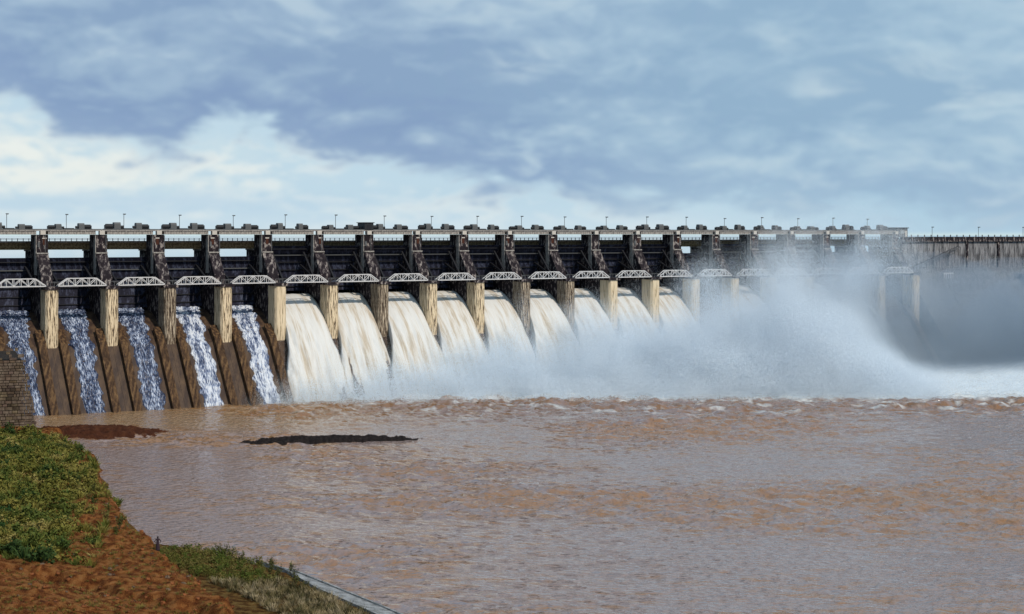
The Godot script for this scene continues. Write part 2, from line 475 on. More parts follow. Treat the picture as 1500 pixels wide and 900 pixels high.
func terrain_h(x: float, z: float) -> float:
	var zz := -z
	var d := bank_inland(x, z)
	var hp := curve(edge_h, zz)
	var h := -2.0
	if d > 0.0:
		h = hp + minf(d, 70.0) * 0.075 + 0.7 * n_ter.get_noise_2d(x * 1.5, z * 1.5) * smoothstep(0.0, 4.0, d)
		h += 0.75 * absf(n_rock.get_noise_2d(x * 1.1 - z * 0.5, z * 2.4 + x * 0.6)) + 0.3 * absf(n_rock.get_noise_2d(x * 2.5, z * 5.0)) + 0.26 * n_rock.get_noise_2d(x * 8.0, z * 8.0)
		# washed-out gully across the bare soil
		var g := Vector2(x, zz) - Vector2(-50.0, 172.0)
		var dir := Vector2(23.0, -19.5).normalized()
		var off := g.cross(dir) + 1.8 * n_ter.get_noise_1d(x * 3.0)
		var along := g.dot(dir)
		h -= 1.1 * exp(-off * off / 0.9) * smoothstep(-3.0, 4.0, along) + 0.5 * smoothstep(-1.0, 1.6, off) * smoothstep(9.0, 3.0, off) * smoothstep(-3.0, 4.0, along)
	else:
		h = hp + 0.9 * d + 0.5 * n_rock.get_noise_2d(x * 3.0, z * 3.0) - 1.5 * smoothstep(0.0, 1.0, -d)
	var dl := curve(low_x, zz) + 0.7 * n_ter.get_noise_1d(z * 5.0) - x
	var low := -2.0
	if dl > -4.0:
		low = minf(1.35, 0.7 + dl * 0.5) + 0.18 * n_rock.get_noise_2d(x * 4.0, z * 4.0) + 0.02 * maxf(dl, 0.0)
		if dl < 0.0: low = 0.5 + dl * 0.9
		low -= smoothstep(222.0, 228.0, zz) * 3.0
	return maxf(maxf(h, low), -3.0)

func veg_mask(x: float, z: float) -> float:
	var zz := -z
	var d := bank_inland(x, z)
	var need := lerpf(13.5, 2.5, clampf((zz - 184.0) / 62.0, 0.0, 1.0))
	return smoothstep(need - 4.5, need + 4.5, d + 7.0 * n_ter.get_noise_2d(x * 3.0, z * 3.0)) * smoothstep(-0.45, 0.1, n_rock.get_noise_2d(x * 1.6, z * 1.6)) * smoothstep(173.0, 180.0, zz + 6.0 * n_ter.get_noise_2d(x * 2.0, z * 2.0 + 50.0))

func ground_and_water():
	n_ter.seed = 5
	n_ter.frequency = 0.045
	n_ter.fractal_octaves = 3
	n_rock.seed = 6
	n_rock.frequency = 0.11
	n_rock.fractal_octaves = 4
	# bed under everything
	var bed := part("ground", PlaneMesh.new(), M.mud, self, Vector3(0, -6, -400))
	bed.mesh.size = Vector2(9000, 9000)
	meta(bed, "brown river bed and land under the water", "", "", "structure")
	# bank
	var nx := 330
	var nz := 480
	var pos := PackedVector3Array()
	var col := PackedColorArray()
	for j in nz:
		for i in nx:
			var x := -150.0 + 190.0 * i / (nx - 1)
			var z := -350.0 + 290.0 * j / (nz - 1)
			pos.append(Vector3(x, terrain_h(x, z), z))
			var g := veg_mask(x, z)
			var low: float = 1.0 if bank_inland(x, z) < -1.5 else 0.0
			col.append(Color(1, 1, 1).lerp(Color(0.30, 0.60, 0.5), g * 0.85).lerp(Color(0.55, 0.95, 1.5), low * 0.8))
	var bank := part("river_bank", sheet(nx, nz, pos, col), M.soil, self)
	meta(bank, "bare red earth river bank eroded by gullies", "", "", "structure")
	# river
	nx = 460
	nz = 620
	pos = PackedVector3Array()
	col = PackedColorArray()
	var w1 := FastNoiseLite.new()
	w1.seed = 77
	w1.frequency = 0.10
	w1.fractal_octaves = 2
	var w2 := FastNoiseLite.new()
	w2.seed = 78
	w2.frequency = 0.32
	w2.fractal_octaves = 2
	var w3 := FastNoiseLite.new()
	w3.seed = 79
	w3.frequency = 0.013
	w3.fractal_octaves = 2
	for j in nz:
		var z := -600.0 + 520.0 * j / (nz - 1)
		for i in nx:
			var x := -150.0 + 420.0 * i / (nx - 1)
			var patch := w3.get_noise_2d(x * 0.7, z * 1.2)
			var rough := smoothstep(-0.12, 0.38, patch)
			var n_dam := (Vector3(x, 0, z) - dam_at(0)).dot(N)
			var churn := smoothstep(-355.0, -420.0, z) * smoothstep(-88.0, -40.0, x)
			var amp := 0.12 + 0.52 * rough + 0.6 * churn
			var c1 := w1.get_noise_2d(x, z * 1.5)
			var c2 := w2.get_noise_2d(x, z * 1.7)
			var y := amp * (c1 + 0.8 * (0.5 - 1.6 * absf(c2)))
			y += 0.5 * churn * maxf(0.0, w2.get_noise_2d(x * 0.5 + 90.0, z))
			pos.append(Vector3(x, y, z))
			var silt := Color(0.235, 0.162, 0.138)
			silt = silt.lerp(Color(0.30, 0.19, 0.095), 0.8 * smoothstep(-345.0, -372.0, z) * smoothstep(-20.0, -60.0, x))
			# stirred-up ochre silt in trailing streaks
			var trail := w2.get_noise_2d(x * 0.33, z * 1.1 + 20.0) + 0.5 * w2.get_noise_2d(x * 0.9, z * 2.2)
			silt = silt.lerp(Color(0.25, 0.12, 0.04), smoothstep(0.0, 0.42, trail + 0.9 * patch) * 0.95)
			silt = silt.lerp(Color(0.17, 0.085, 0.035), 0.75 * churn * smoothstep(-0.3, 0.3, trail))
			var front := -431.0 + 5.0 * w1.get_noise_2d(x * 0.6, 3.0) + 3.0 * w2.get_noise_2d(x, 8.0)
			var foam := smoothstep(front + 9.0, front - 5.0, z + 6.0 * w2.get_noise_2d(x * 0.4, z)) * smoothstep(-76.0, -64.0, x + 0.3 * (z + 400.0))
			foam = maxf(foam, smoothstep(0.30, 0.75, w2.get_noise_2d(x * 0.5 + 40.0, z * 1.3) + 0.7 * w1.get_noise_2d(x * 0.6, z + 70.0)) * churn * 0.75)
			col.append(silt.lerp(Color(0.62, 0.64, 0.64), clampf(foam, 0, 1)))
	var river := part("river", sheet(nx, nz, pos, col), M.river, self)
	meta(river, "muddy brown river churned into ripples below the dam", "", "", "structure")
	var far := part("reservoir", PlaneMesh.new(), M.reservoir, self)
	far.mesh.size = Vector2(7000, 4000)
	far.rotation.y = TH
	far.position = dam_at(9, -2000.0 - 9.0, 36.3)
	meta(far, "still water held behind the dam", "", "", "structure")
	# abutment hillside at the far end of the wall
	nx = 80
	nz = 60
	pos = PackedVector3Array()
	for j in nz:
		for i in nx:
			var a := 21.0 + 24.0 * i / (nx - 1)
			var b := 3.0 + 90.0 * j / (nz - 1)
			var h := 33.0 * smoothstep(20.8, 23.6, a + 0.25 * n_ter.get_noise_2d(a * 20.0, b)) - b * 0.55 + 4.0 * n_ter.get_noise_2d(a * 15.0, b) - 2.0
			pos.append(dam_at(a, b, maxf(h, -4.0)))
	col = PackedColorArray()
	for k in pos.size():
		col.append(Color(0.22, 0.55, 0.6))
	var hill := part("hillside", sheet(nx, nz, pos, col), M.soil, self)
	meta(hill, "overgrown hillside against the far end of the dam", "", "", "structure")
	# mud bar and dark rock shoal
	shoal("mud_bar", Vector3(-92, 0, -355), 15.5, 7.5, 0.10, 1.5, 3, M.mud)
	meta(get_node("mud_bar"), "low dark brown mud bar at the foot of the masonry wall", "mud bar")
	shoal("rock_shoal", Vector3(-38.5, 0, -343.0), 17.5, 3.4, 0.16, 0.85, 9, M.rock)
	meta(get_node("rock_shoal"), "long flat black rock breaking the surface of the muddy river", "rock")

func shoal(called: String, at: Vector3, rx: float, rz: float, turn: float, high: float, sd: int, m: Material):
	var n := FastNoiseLite.new()
	n.seed = sd
	n.frequency = 0.16
	n.fractal_octaves = 4
	var nx := 200
	var nz := 70
	var pos := PackedVector3Array()
	for j in nz:
		for i in nx:
			var u := -1.15 + 2.3 * i / (nx - 1)
			var w := -1.3 + 2.6 * j / (nz - 1)
			var r := sqrt(u * u + w * w) + 0.28 * n.get_noise_2d(u * rx, w * rz * 2.0)
			var y := high * (1.0 - pow(r, 3.0)) + 0.5 * n.get_noise_2d(u * rx * 2.0 + 40.0, w * rz * 3.0) + 0.4 * absf(n.get_noise_2d(u * rx * 5.0, w * rz * 6.0))
			pos.append(Vector3(u * rx, maxf(y, -0.8), w * rz))
	var o := part(called, sheet(nx, nz, pos, PackedColorArray()), m, self, at)
	o.rotation.y = turn

# ------------------------------------------------------------------ dam
func dam():
	var root := thing("dam", "long concrete spillway dam with a row of dark stained piers", "dam", dam_at(0), TH)
	# chute body, one monolith for each bay
	var prof := PackedVector2Array()
	prof.append(Vector2(-6.0, -6.0))
	for k in chute_curve:
		prof.append(Vector2(k[0], k[1]))
	prof.append(Vector2(29.0, -6.0))
	var sh := Shape.new()
	sh.prism(prof, -PITCH * 0.5 + 0.02, PITCH * 0.5 - 0.02)
	var block := sh.mesh()
	for b in range(-3, 19):
		part("spillway_block", block, M.chute, root, Vector3(b * PITCH, 0, 0))
	# low training walls on both sides of every pier line
	sh = Shape.new()
	var wp := PackedVector2Array()
	for k in [[10.0, 17.0], [13.0, 15.0], [19.0, 7.4], [25.0, -0.2], [28.5, -4.8]]:
		wp.append(Vector2(k[0], k[1]))
	for k in [[29.5, -3.8], [26.0, 0.85], [20.0, 8.6], [14.0, 16.3], [10.0, 19.6]]:
		wp.append(Vector2(k[0], k[1]))
	sh.prism(wp, -0.95, 0.95)
	var tail := sh.mesh()
	# piers
	var body := Shape.new()
	body.prism(PackedVector2Array([Vector2(-9, 10), Vector2(-9, 38.9), Vector2(-3, 38.9), Vector2(-3, 43.15), Vector2(3, 43.15), Vector2(3, 38.6), Vector2(7.6, 32.6), Vector2(8.2, 29.7), Vector2(8.2, 14)]), -1.45, 1.45)
	var body_m := body.mesh()
	var nose := Shape.new()
	nose.column(PackedVector2Array([Vector2(-1.6, 7.9), Vector2(-1.6, 12.5), Vector2(-1.1, 13.1), Vector2(1.1, 13.1), Vector2(1.6, 12.5), Vector2(1.6, 7.9)]), 11.0, 29.6)
	var nose_m := nose.mesh()
	for k in range(-3, 19):
		var x := (k + 0.5) * PITCH
		var p := Node3D.new()
		p.name = "pier"
		root.add_child(p, true)
		p.position = Vector3(x, 0, 0)
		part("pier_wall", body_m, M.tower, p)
		part("pier_nose", nose_m, M.nose_clean if k in [3, 10, 11, 12, 13] else M.nose_dirty if k in [8, 9, 1, 5] else M.nose, p)
		# strip of pale concrete on the left face of the tower
		boxp("pale_edge", p, Vector3(-1.62, 33.0, 1.3), Vector3(-1.44, 43.0, 3.05), M.deck)
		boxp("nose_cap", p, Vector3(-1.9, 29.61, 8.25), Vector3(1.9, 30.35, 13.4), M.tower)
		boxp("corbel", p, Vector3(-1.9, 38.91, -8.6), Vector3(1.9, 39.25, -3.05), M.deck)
		boxp("bearing_block", p, Vector3(-0.55, 43.16, 2.1), Vector3(0.75, 44.2, 3.4), M.pale)
		var dx := 0.5 * sin(k * 5.3)
		if (k * 7 + 30) % 5 != 0:
			boxp("door", p, Vector3(-0.3 + dx, 40.6, 2.9), Vector3(0.45 + dx, 42.1, 3.06), M.rust)
			boxp("door_lintel", p, Vector3(-0.45 + dx, 42.12, 2.9), Vector3(0.6 + dx, 42.4, 3.12), M.pale)
		if (k * 11 + 50) % 3 == 0:
			boxp("cable_box", p, Vector3(-1.2, 40.0, 3.01), Vector3(-0.7, 41.3, 3.3), M.machine_grey)
		rod("drain_pipe", p, Vector3(1.1 - dx, 38.7, 3.12), Vector3(1.1 - dx, 43.0, 3.12), 0.09, M.machine_grey)
		boxp("ledge", p, Vector3(-1.5, 38.3, 2.9), Vector3(1.5, 38.62, 3.5), M.deck)
		for q in 4:
			boxp("railing_post", p, Vector3(-1.5 + q * 0.95, 30.36, 13.1), Vector3(-1.4 + q * 0.95, 31.4, 13.2), M.machine_grey)
		boxp("railing", p, Vector3(-1.6, 31.4, 13.08), Vector3(1.6, 31.5, 13.22), M.machine_grey)
		for sx in [-1, 1]:
			part("training_wall", tail, M.chute_wall, p, Vector3(sx * 2.65, 0, 0))
	# masonry training wall in front of the near end
	masonry_wall()

func masonry_wall():
	var root := thing("masonry_wall", "coursed stone training wall beside the near end of the dam", "wall", Vector3(-117.6, -2, -342), TH * 0.66)
	var core := Shape.new()
	core.prism(PackedVector2Array([Vector2(-30, -2), Vector2(-30, 18.6), Vector2(-1.3, 18.6), Vector2(0.9, -2)]), -18.0, 14.6)
	part("core", core.mesh(), M.mortar, root)
	var st := Shape.new()
	var r := RandomNumberGenerator.new()
	r.seed = 4
	var y := 0.0
	while y < 20.6:
		var hgt := r.randf_range(0.5, 0.8)
		var x := -18.0 + r.randf_range(-0.6, 0.0)
		var right := 18.4 - y * 0.17 + r.randf_range(-0.5, 0.25)
		while x < right:
			var w := r.randf_range(0.6, 1.6)
			var lean := 0.9 - 2.4 * y / 20.4
			if not (y > 18.4 and r.randf() < 0.45 + 0.1 * (y - 18.4)):
				var t := r.randf_range(0.55, 1.75)
				st.col = Color(t, t * r.randf_range(0.9, 1.0), t * r.randf_range(0.75, 1.0)) * (1.0 + 0.9 * n_ter.get_noise_2d(x * 4.0, y * 4.0))
				st.box(Vector3(x, y, lean - 1.4), Vector3(minf(x + w - 0.11, right), y + hgt - 0.12, lean + r.randf_range(0.12, 0.38)))
			x += w
		y += hgt
	var o := part("stone_courses", st.mesh(), M.masonry, root)
	o.set_meta("kind", "stuff")

func dam_wall():
	var root := thing("dam_wall", "streaked pale concrete wall closing the far end of the dam", "dam", dam_at(18.5), TH)
	var top := PackedVector2Array([Vector2(-5, 20), Vector2(-5, 41.6), Vector2(4, 41.6), Vector2(4, 31.6), Vector2(4, 20)])
	var slope := PackedVector2Array([Vector2(4.02, -6), Vector2(4.02, 31.5), Vector2(6.2, 31.5), Vector2(32.0, -2.0), Vector2(32.0, -6)])
	var r := RandomNumberGenerator.new()
	r.seed = 8
	for k in 22:
		var x := 1.5 + k * PITCH
		var s1 := Shape.new()
		var proud := r.randf_range(0.0, 0.15)
		for i in top.size():
			if top[i].x > 3: top[i].x = 4.0 + proud
		s1.prism(top, x + 0.06, x + PITCH - 0.06)
		part("wall_block", s1.mesh(), M.wall_face, root)
		var s2 := Shape.new()
		s2.prism(slope, x + 0.05, x + PITCH - 0.05)
		part("buttress_slope", s2.mesh(), M.wall_slope, root, Vector3(0, 0, 0.17))
		boxp("pilaster", root, Vector3(x - 0.45, 31.8, 3.9), Vector3(x + 0.45, 41.5, 4.55), M.tower if k % 3 != 1 else M.wall_face)
		boxp("parapet", root, Vector3(x + 0.03, 41.62, 3.3), Vector3(x + PITCH - 0.03, 42.3, 4.7), M.tower)
		boxp("cornice", root, Vector3(x + 0.03, 40.7, 4.2), Vector3(x + PITCH - 0.03, 41.61, 4.9), M.tower)
		for q in 5:
			boxp("parapet_post", root, Vector3(x + 1.4 + q * 3.0, 42.31, 3.9), Vector3(x + 1.65 + q * 3.0, 43.0, 4.15), M.machine_grey)
	# stair climbing the face
	var st := thing("stair", "dark stair climbing across the pale dam wall", "stair", dam_at(18.5, 4.75), TH)
	for k in 26:
		var f := k / 25.0
		boxp("step", st, Vector3(6.0 + f * 20.0, 32.2 + f * 6.6, 0.0), Vector3(6.75 + f * 20.0, 32.45 + f * 6.6, 0.9), M.wall_face)
	bar("stringer", st, Vector3(6.0, 31.9, 1.42), Vector3(26.6, 38.7, 1.42), 0.2, M.wall_slope)
	# white railed platform
	var pf := thing("platform", "small white railed platform below the dam wall", "platform", dam_at(19.72, 9.0, 26.4), TH)
	boxp("floor", pf, Vector3(-2.2, 0, -2), Vector3(2.2, 0.3, 0), M.steel_white)
	for q in 5:
		boxp("post", pf, Vector3(-2.1 + q * 1.0, 0.31, -0.2), Vector3(-1.9 + q * 1.0, 3.4, 0.0), M.steel_white)
	boxp("rail", pf, Vector3(-2.2, 3.41, -0.2), Vector3(2.2, 3.65, 0.0), M.steel_white)
	for q in 3:
		boxp("leg", pf, Vector3(-1.9 + q * 1.8, -3.5, -0.3), Vector3(-1.7 + q * 1.8, -0.01, -0.1), M.steel_white)

# ------------------------------------------------------------------ what stands on the dam
var truss0: Node3D
var winch0: Node3D
var winch1: Node3D
var lamp0: Node3D
var span0: Node3D
var road0: Node3D
var gate0: Node3D

func make_truss() -> Node3D:
	var t := thing("footbridge_truss", "white steel truss footbridge between two pier noses", "footbridge", Vector3.ZERO, TH, "truss footbridges from pier to pier")
	for z in [0.75, -0.75]:
		bar("bottom_chord", t, Vector3(-6.05, 0.1, z), Vector3(6.05, 0.1, z), 0.26, M.steel_white)
		bar("top_chord", t, Vector3(-3.5, 1.95, z), Vector3(3.5, 1.95, z), 0.2, M.steel_white)
		for sx in [-1, 1]:
			bar("end_post", t, Vector3(sx * 6.0, 0.2, z), Vector3(sx * 3.5, 1.95, z), 0.2, M.steel_white)
			bar("post", t, Vector3(sx * 4.7, 0.2, z), Vector3(sx * 4.7, 1.0, z), 0.13, M.steel_white)
		for q in 5:
			bar("post", t, Vector3(-3.5 + q * 1.75, 0.2, z), Vector3(-3.5 + q * 1.75, 1.9, z), 0.14, M.steel_white)
		for q in 4:
			bar("diagonal", t, Vector3(-3.5 + q * 1.75, 0.2 if q % 2 else 1.9, z), Vector3(-1.75 + q * 1.75, 1.9 if q % 2 else 0.2, z), 0.14, M.steel_white)
	boxp("walkway", t, Vector3(-6.0, 0.24, -0.6), Vector3(6.0, 0.32, 0.6), M.machine_grey)
	return t

func make_winch(side: int) -> Node3D:
	var t := thing("hoist_winch", "dark gate hoist winch on the top deck", "winch", Vector3.ZERO, TH, "gate winches along the top deck")
	boxp("bed_plate", t, Vector3(-1.9, 0.0, -1.0), Vector3(1.9, 0.22, 1.0), M.machine)
	rod("rope_drum", t, Vector3(-side * 1.7, 0.62, 0), Vector3(-side * 0.25, 0.62, 0), 0.42, M.machine)
	var sh := Shape.new()
	sh.prism(PackedVector2Array([Vector2(-0.8, 0.23), Vector2(-0.8, 1.0), Vector2(-0.55, 1.3), Vector2(0.55, 1.3), Vector2(0.8, 1.0), Vector2(0.8, 0.23)]), -0.65, 0.65)
	part("gear_housing", sh.mesh(), M.machine_grey, t, Vector3(side * 0.55, 0, 0))
	rod("motor", t, Vector3(side * 1.25, 0.5, 0.2), Vector3(side * 1.9, 0.5, 0.2), 0.26, M.machine)
	boxp("drum_bearing", t, Vector3(-side * 1.78 - 0.1, 0.23, -0.4), Vector3(-side * 1.78 + 0.1, 0.85, 0.4), M.machine)
	return t

func make_lamp() -> Node3D:
	var t := thing("lamp_post", "thin lamp post standing on the top deck", "lamp post", Vector3.ZERO, TH, "lamp posts along the top deck")
	rod("pole", t, Vector3(0, 0, 0), Vector3(0, 4.0, 0), 0.07, M.lamp_metal)
	boxp("base", t, Vector3(-0.2, 0, -0.2), Vector3(0.2, 0.35, 0.2), M.lamp_metal)
	bar("arm", t, Vector3(0, 3.95, 0), Vector3(0.35, 4.1, 0.35), 0.07, M.lamp_metal)
	boxp("lamp_head", t, Vector3(-0.22, 3.95, -0.12), Vector3(0.42, 4.18, 0.5), M.lamp_metal)
	boxp("lamp_lens", t, Vector3(-0.1, 3.90, 0.0), Vector3(0.32, 3.945, 0.42), M.lamp_glass)
	return t

func make_span() -> Node3D:
	var t := thing("hoist_deck_span", "grey concrete hoist deck span on the pier towers", "bridge span", Vector3.ZERO, TH, "hoist deck spans")
	boxp("deck_slab", t, Vector3(-7.47, 44.1, -3.2), Vector3(7.47, 44.38, 3.2), M.deck)
	for z in [-2.7, 2.5]:
		boxp("girder", t, Vector3(-6.0, 43.2, z), Vector3(6.0, 44.09, z + 0.5), M.deck)
	for q in 6:
		boxp("web_stiffener", t, Vector3(-5.6 + q * 2.2, 43.22, 3.02), Vector3(-5.4 + q * 2.2, 44.07, 3.14), M.deck)
	boxp("kerb", t, Vector3(-7.45, 44.385, 3.0), Vector3(7.45, 44.62, 3.22), M.machine_grey)
	boxp("cable_trough", t, Vector3(-1.3, 44.385, -1.2), Vector3(1.3, 44.85, 0.2), M.machine)
	return t

func make_road() -> Node3D:
	var t := thing("road_bridge_span", "ochre stained concrete road bridge span behind the piers", "bridge span", Vector3.ZERO, TH, "road bridge spans")
	boxp("road_slab", t, Vector3(-7.46, 41.1, -9.2), Vector3(7.46, 41.5, -3.3), M.deck)
	for z in [-8.4, -6.3, -4.2]:
		boxp("girder", t, Vector3(-7.3, 39.3, z), Vector3(7.3, 41.09, z + 0.5), M.road_girder)
	for q in 11:
		boxp("rail_post", t, Vector3(-7.0 + q * 1.4, 41.51, -3.6), Vector3(-6.85 + q * 1.4, 42.2, -3.45), M.machine)
	for h in [41.85, 42.15]:
		boxp("rail", t, Vector3(-7.4, h, -3.58), Vector3(7.4, h + 0.08, -3.47), M.machine)
	return t

func make_gate() -> Node3D:
	var t := thing("radial_gate", "dark steel radial gate closed between two piers", "gate", Vector3.ZERO, TH, "closed radial gates")
	# skin plate: an arc about the trunnion at z 7, y 31
	var pos := PackedVector3Array()
	for j in 14:
		var a := deg_to_rad(lerpf(146.0, 218.0, j / 13.0))
		for i in 2:
			pos.append(Vector3(-6.0 + 12.0 * i, 31.0 + 11.2 * sin(a), 7.0 + 11.2 * cos(a)))
	part("skin_plate", sheet(2, 14, pos, PackedColorArray()), M.gate_wet, t)
	for a in [152.0, 164.0, 176.0, 188.0, 200.0, 212.0]:
		var b := deg_to_rad(a)
		var p := Vector3(0, 31.0 + 10.95 * sin(b), 7.0 + 10.95 * cos(b))
		boxp("horizontal_rib", t, p + Vector3(-5.9, -0.12, -0.1), p + Vector3(5.9, 0.12, 0.22), M.machine_grey if a == 164.0 else M.steel_dark)
	for x in [-4.6, 4.6]:
		for a in [158.0, 180.0, 205.0]:
			var b := deg_to_rad(a)
			bar("arm", t, Vector3(x, 31.0, 7.0), Vector3(x, 31.0 + 10.7 * sin(b), 7.0 + 10.7 * cos(b)), 0.45, M.steel_dark)
		rod("trunnion", t, Vector3(x - 1.2 * signf(-x), 31.0, 7.0), Vector3(x + 1.2 * signf(-x) * -0.3, 31.0, 7.0), 0.45, M.steel_dark)
	return t

var vary := RandomNumberGenerator.new()

func bay(b: int):
	var first := truss0 == null
	if first:
		vary.seed = 33
		truss0 = make_truss(); winch0 = make_winch(1); winch1 = make_winch(-1); lamp0 = make_lamp(); span0 = make_span(); road0 = make_road(); gate0 = make_gate()
	var at := dam_at(b)
	var o := truss0 if first else copy_of(truss0, "footbridge_truss")
	o.position = dam_at(b, 12.2, 29.9 + 0.46)
	var which := nth(b + 2)
	o.set_meta("label", "white steel truss footbridge between pier noses, %s counted from the masonry wall" % which)
	for side in [0, 1]:
		var w: Node3D = [winch0, winch1][side] if first else copy_of([winch0, winch1][side], "hoist_winch")
		w.position = dam_at(b + (0.235 if side else -0.235), 0.3, 44.385)
		w.scale = Vector3(1.15, 1.3, 1.15) * Vector3(vary.randf_range(0.85, 1.15), vary.randf_range(0.85, 1.2), 1.0)
		w.set_meta("label", "dark gate winch on the top deck, %s counted from the masonry wall" % nth(2 * b + 3 + side))
	o = lamp0 if first else copy_of(lamp0, "lamp_post")
	o.position = dam_at(b, -2.8, 44.385)
	o.scale.y = vary.randf_range(0.94, 1.05)
	o.set_meta("label", "thin lamp post on the top deck, %s counted from the masonry wall" % which)
	o = span0 if first else copy_of(span0, "hoist_deck_span")
	o.position = at
	o.set_meta("label", "grey concrete hoist deck span on pier towers, %s counted from the masonry wall" % which)
	o = road0 if first else copy_of(road0, "road_bridge_span")
	o.position = at
	o.set_meta("label", "ochre stained road bridge span behind the piers, %s counted from the masonry wall" % which)
	var open := (b >= 4 and b <= 12) or (b >= 14 and b <= 16)
	o = gate0 if first else copy_of(gate0, "radial_gate")
	o.position = at
	o.set_meta("label", "dark steel radial gate closed between piers, in the %s bay from the masonry wall" % which)
	if open:
		# swung up about its trunnion
		o.position = at + (Transform3D(Basis(Vector3.UP, TH), Vector3.ZERO) * Vector3(0, 0, 0))
		var pivot := dam_at(b, 7.0, 31.0)
		var turn := Basis(D, 0.36)
		o.transform = Transform3D(turn, pivot - turn * pivot) * Transform3D(Basis(Vector3.UP, TH), at)
		o.set_meta("label", "dark steel radial gate raised above a jet, in the %s bay from the masonry wall" % which)
		o.set_meta("group", "raised radial gates")
	if b == 18:
		var c := thing("control_cabin", "small grey cabin where the hoist deck ends at the wall", "cabin", dam_at(18.5), TH)
		boxp("wall_panel", c, Vector3(0.9, 42.31, -2.6), Vector3(5.4, 45.2, 2.9), M.machine_grey)
		boxp("roof", c, Vector3(0.6, 45.21, -2.9), Vector3(5.7, 45.5, 3.2), M.machine)
		boxp("window", c, Vector3(2.2, 43.3, 2.91), Vector3(3.8, 44.5, 2.98), M.lamp_glass)
		boxp("door", c, Vector3(4.2, 42.35, 2.91), Vector3(5.0, 44.4, 2.97), M.pale)
		for k in 3:
			var l := copy_of(lamp0, "lamp_post", "thin lamp post standing on the dam wall", "lamp posts on the dam wall")
			l.position = dam_at(19.6 + k * 1.45, 3.0, 41.6)
			l.set_meta("label", "thin lamp post on the dam wall, %s counted from the grey cabin" % nth(k + 1))
	if b == 5:
		var c := thing("hoist_cabin", "dark square cabin rising above the top deck over a pier", "cabin", dam_at(5.5, 0, 44.385), TH)
		boxp("wall_panel", c, Vector3(-1.35, 0.0, -1.5), Vector3(1.35, 2.0, 3.28), M.machine)
		boxp("roof", c, Vector3(-1.6, 2.01, -1.75), Vector3(1.6, 2.2, 3.5), M.machine)
		boxp("shutter", c, Vector3(-0.6, 0.2, 3.285), Vector3(0.6, 1.5, 3.34), M.steel_dark)

# ------------------------------------------------------------------ falling water
func jet_mesh(sd: int, thick: float, reach: float) -> ArrayMesh:
	var n := FastNoiseLite.new()
	n.seed = sd
	n.frequency = 0.09
	n.fractal_octaves = 3
	var nx := 34
	var nt := 76
	var pos := PackedVector3Array()
	var uv := PackedVector2Array()
	for j in nt:
		var t := j / float(nt - 1)
		var tau := 2.42 * t
		var y := 26.9 - 1.2 * tau - 4.55 * tau * tau
		var z := -0.5 + reach * tau
		var floor_y := curve(chute_curve, z) if z < 25.0 else -3.0
		if y < floor_y + 0.5: y = floor_y + 0.5
		y = maxf(y, -1.5)
		var open := smoothstep(13.0, 27.0, z)
		var left := -5.95 - 4.4 * open - 0.6 * n.get_noise_2d(3.0, t * 40.0) * open
		var right := 5.95 + 1.9 * open + 0.6 * n.get_noise_2d(9.0, t * 40.0) * open
		for i in nx:
			var f := (i - 1) / float(nx - 3)
			var x := lerpf(left, right, clampf(f, 0, 1))
			var bulge := 1.0 - pow(absf(2.0 * clampf(f, 0, 1) - 1.0), 4.0)
			var rough := (0.08 + 1.25 * t * t) * (n.get_noise_2d(x * 4.5, t * 28.0) + 0.6 * n.get_noise_2d(x * 13.0, t * 60.0 + 30.0))
			var p := Vector3(x, y, z) + Vector3(0, 0.5, 0.6).normalized() * (rough + bulge * thick * t - thick * t)
			if i == 0 or i == nx - 1:
				p = Vector3(x, minf(floor_y - 0.4, y - 0.6), minf(z, 24.0) - 0.3)
			pos.append(p)
			uv.append(Vector2(x / 11.0 + sd * 0.37, t * 0.25 + sd * 0.21))
	return sheet(nx, nt, pos, PackedColorArray(), uv)

func leak_mesh(sd: int) -> ArrayMesh:
	var n := FastNoiseLite.new()
	n.seed = sd
	n.frequency = 0.16
	n.fractal_octaves = 3
	var nx := 26
	var nt := 90
	var pos := PackedVector3Array()
	var uv := PackedVector2Array()
	for j in nt:
		var t := j / float(nt - 1)
		var z := lerpf(-1.5, 26.2, t)
		var y := curve(chute_curve, z) + 0.12
		var wide := lerpf(4.4, 2.7, smoothstep(0.05, 0.45, t))
		var left := -wide + 1.3 * n.get_noise_2d(2.0, t * 60.0)
		var right := wide + 1.3 * n.get_noise_2d(50.0, t * 60.0)
		for i in nx:
			var f := i / float(nx - 1)
			var x := lerpf(left, right, f)
			var lift := (0.28 + 0.5 * absf(n.get_noise_2d(x * 5.0, t * 90.0)) + 0.55 * n.get_noise_2d(x * 9.0, t * 160.0)) * smoothstep(0.0, 0.08, f) * smoothstep(1.0, 0.92, f)
			if t < 0.09: lift += 1.0 * (1.0 - t / 0.09)
			pos.append(Vector3(x, y - 0.25, z) + Vector3(0, 0.62, 0.78) * lift)
			uv.append(Vector2(x / 10.0 + sd * 0.31 + 0.03 * n.get_noise_2d(x * 3.0, t * 40.0), t * 0.85 + sd * 0.17))
	return sheet(nx, nt, pos, PackedColorArray(), uv)

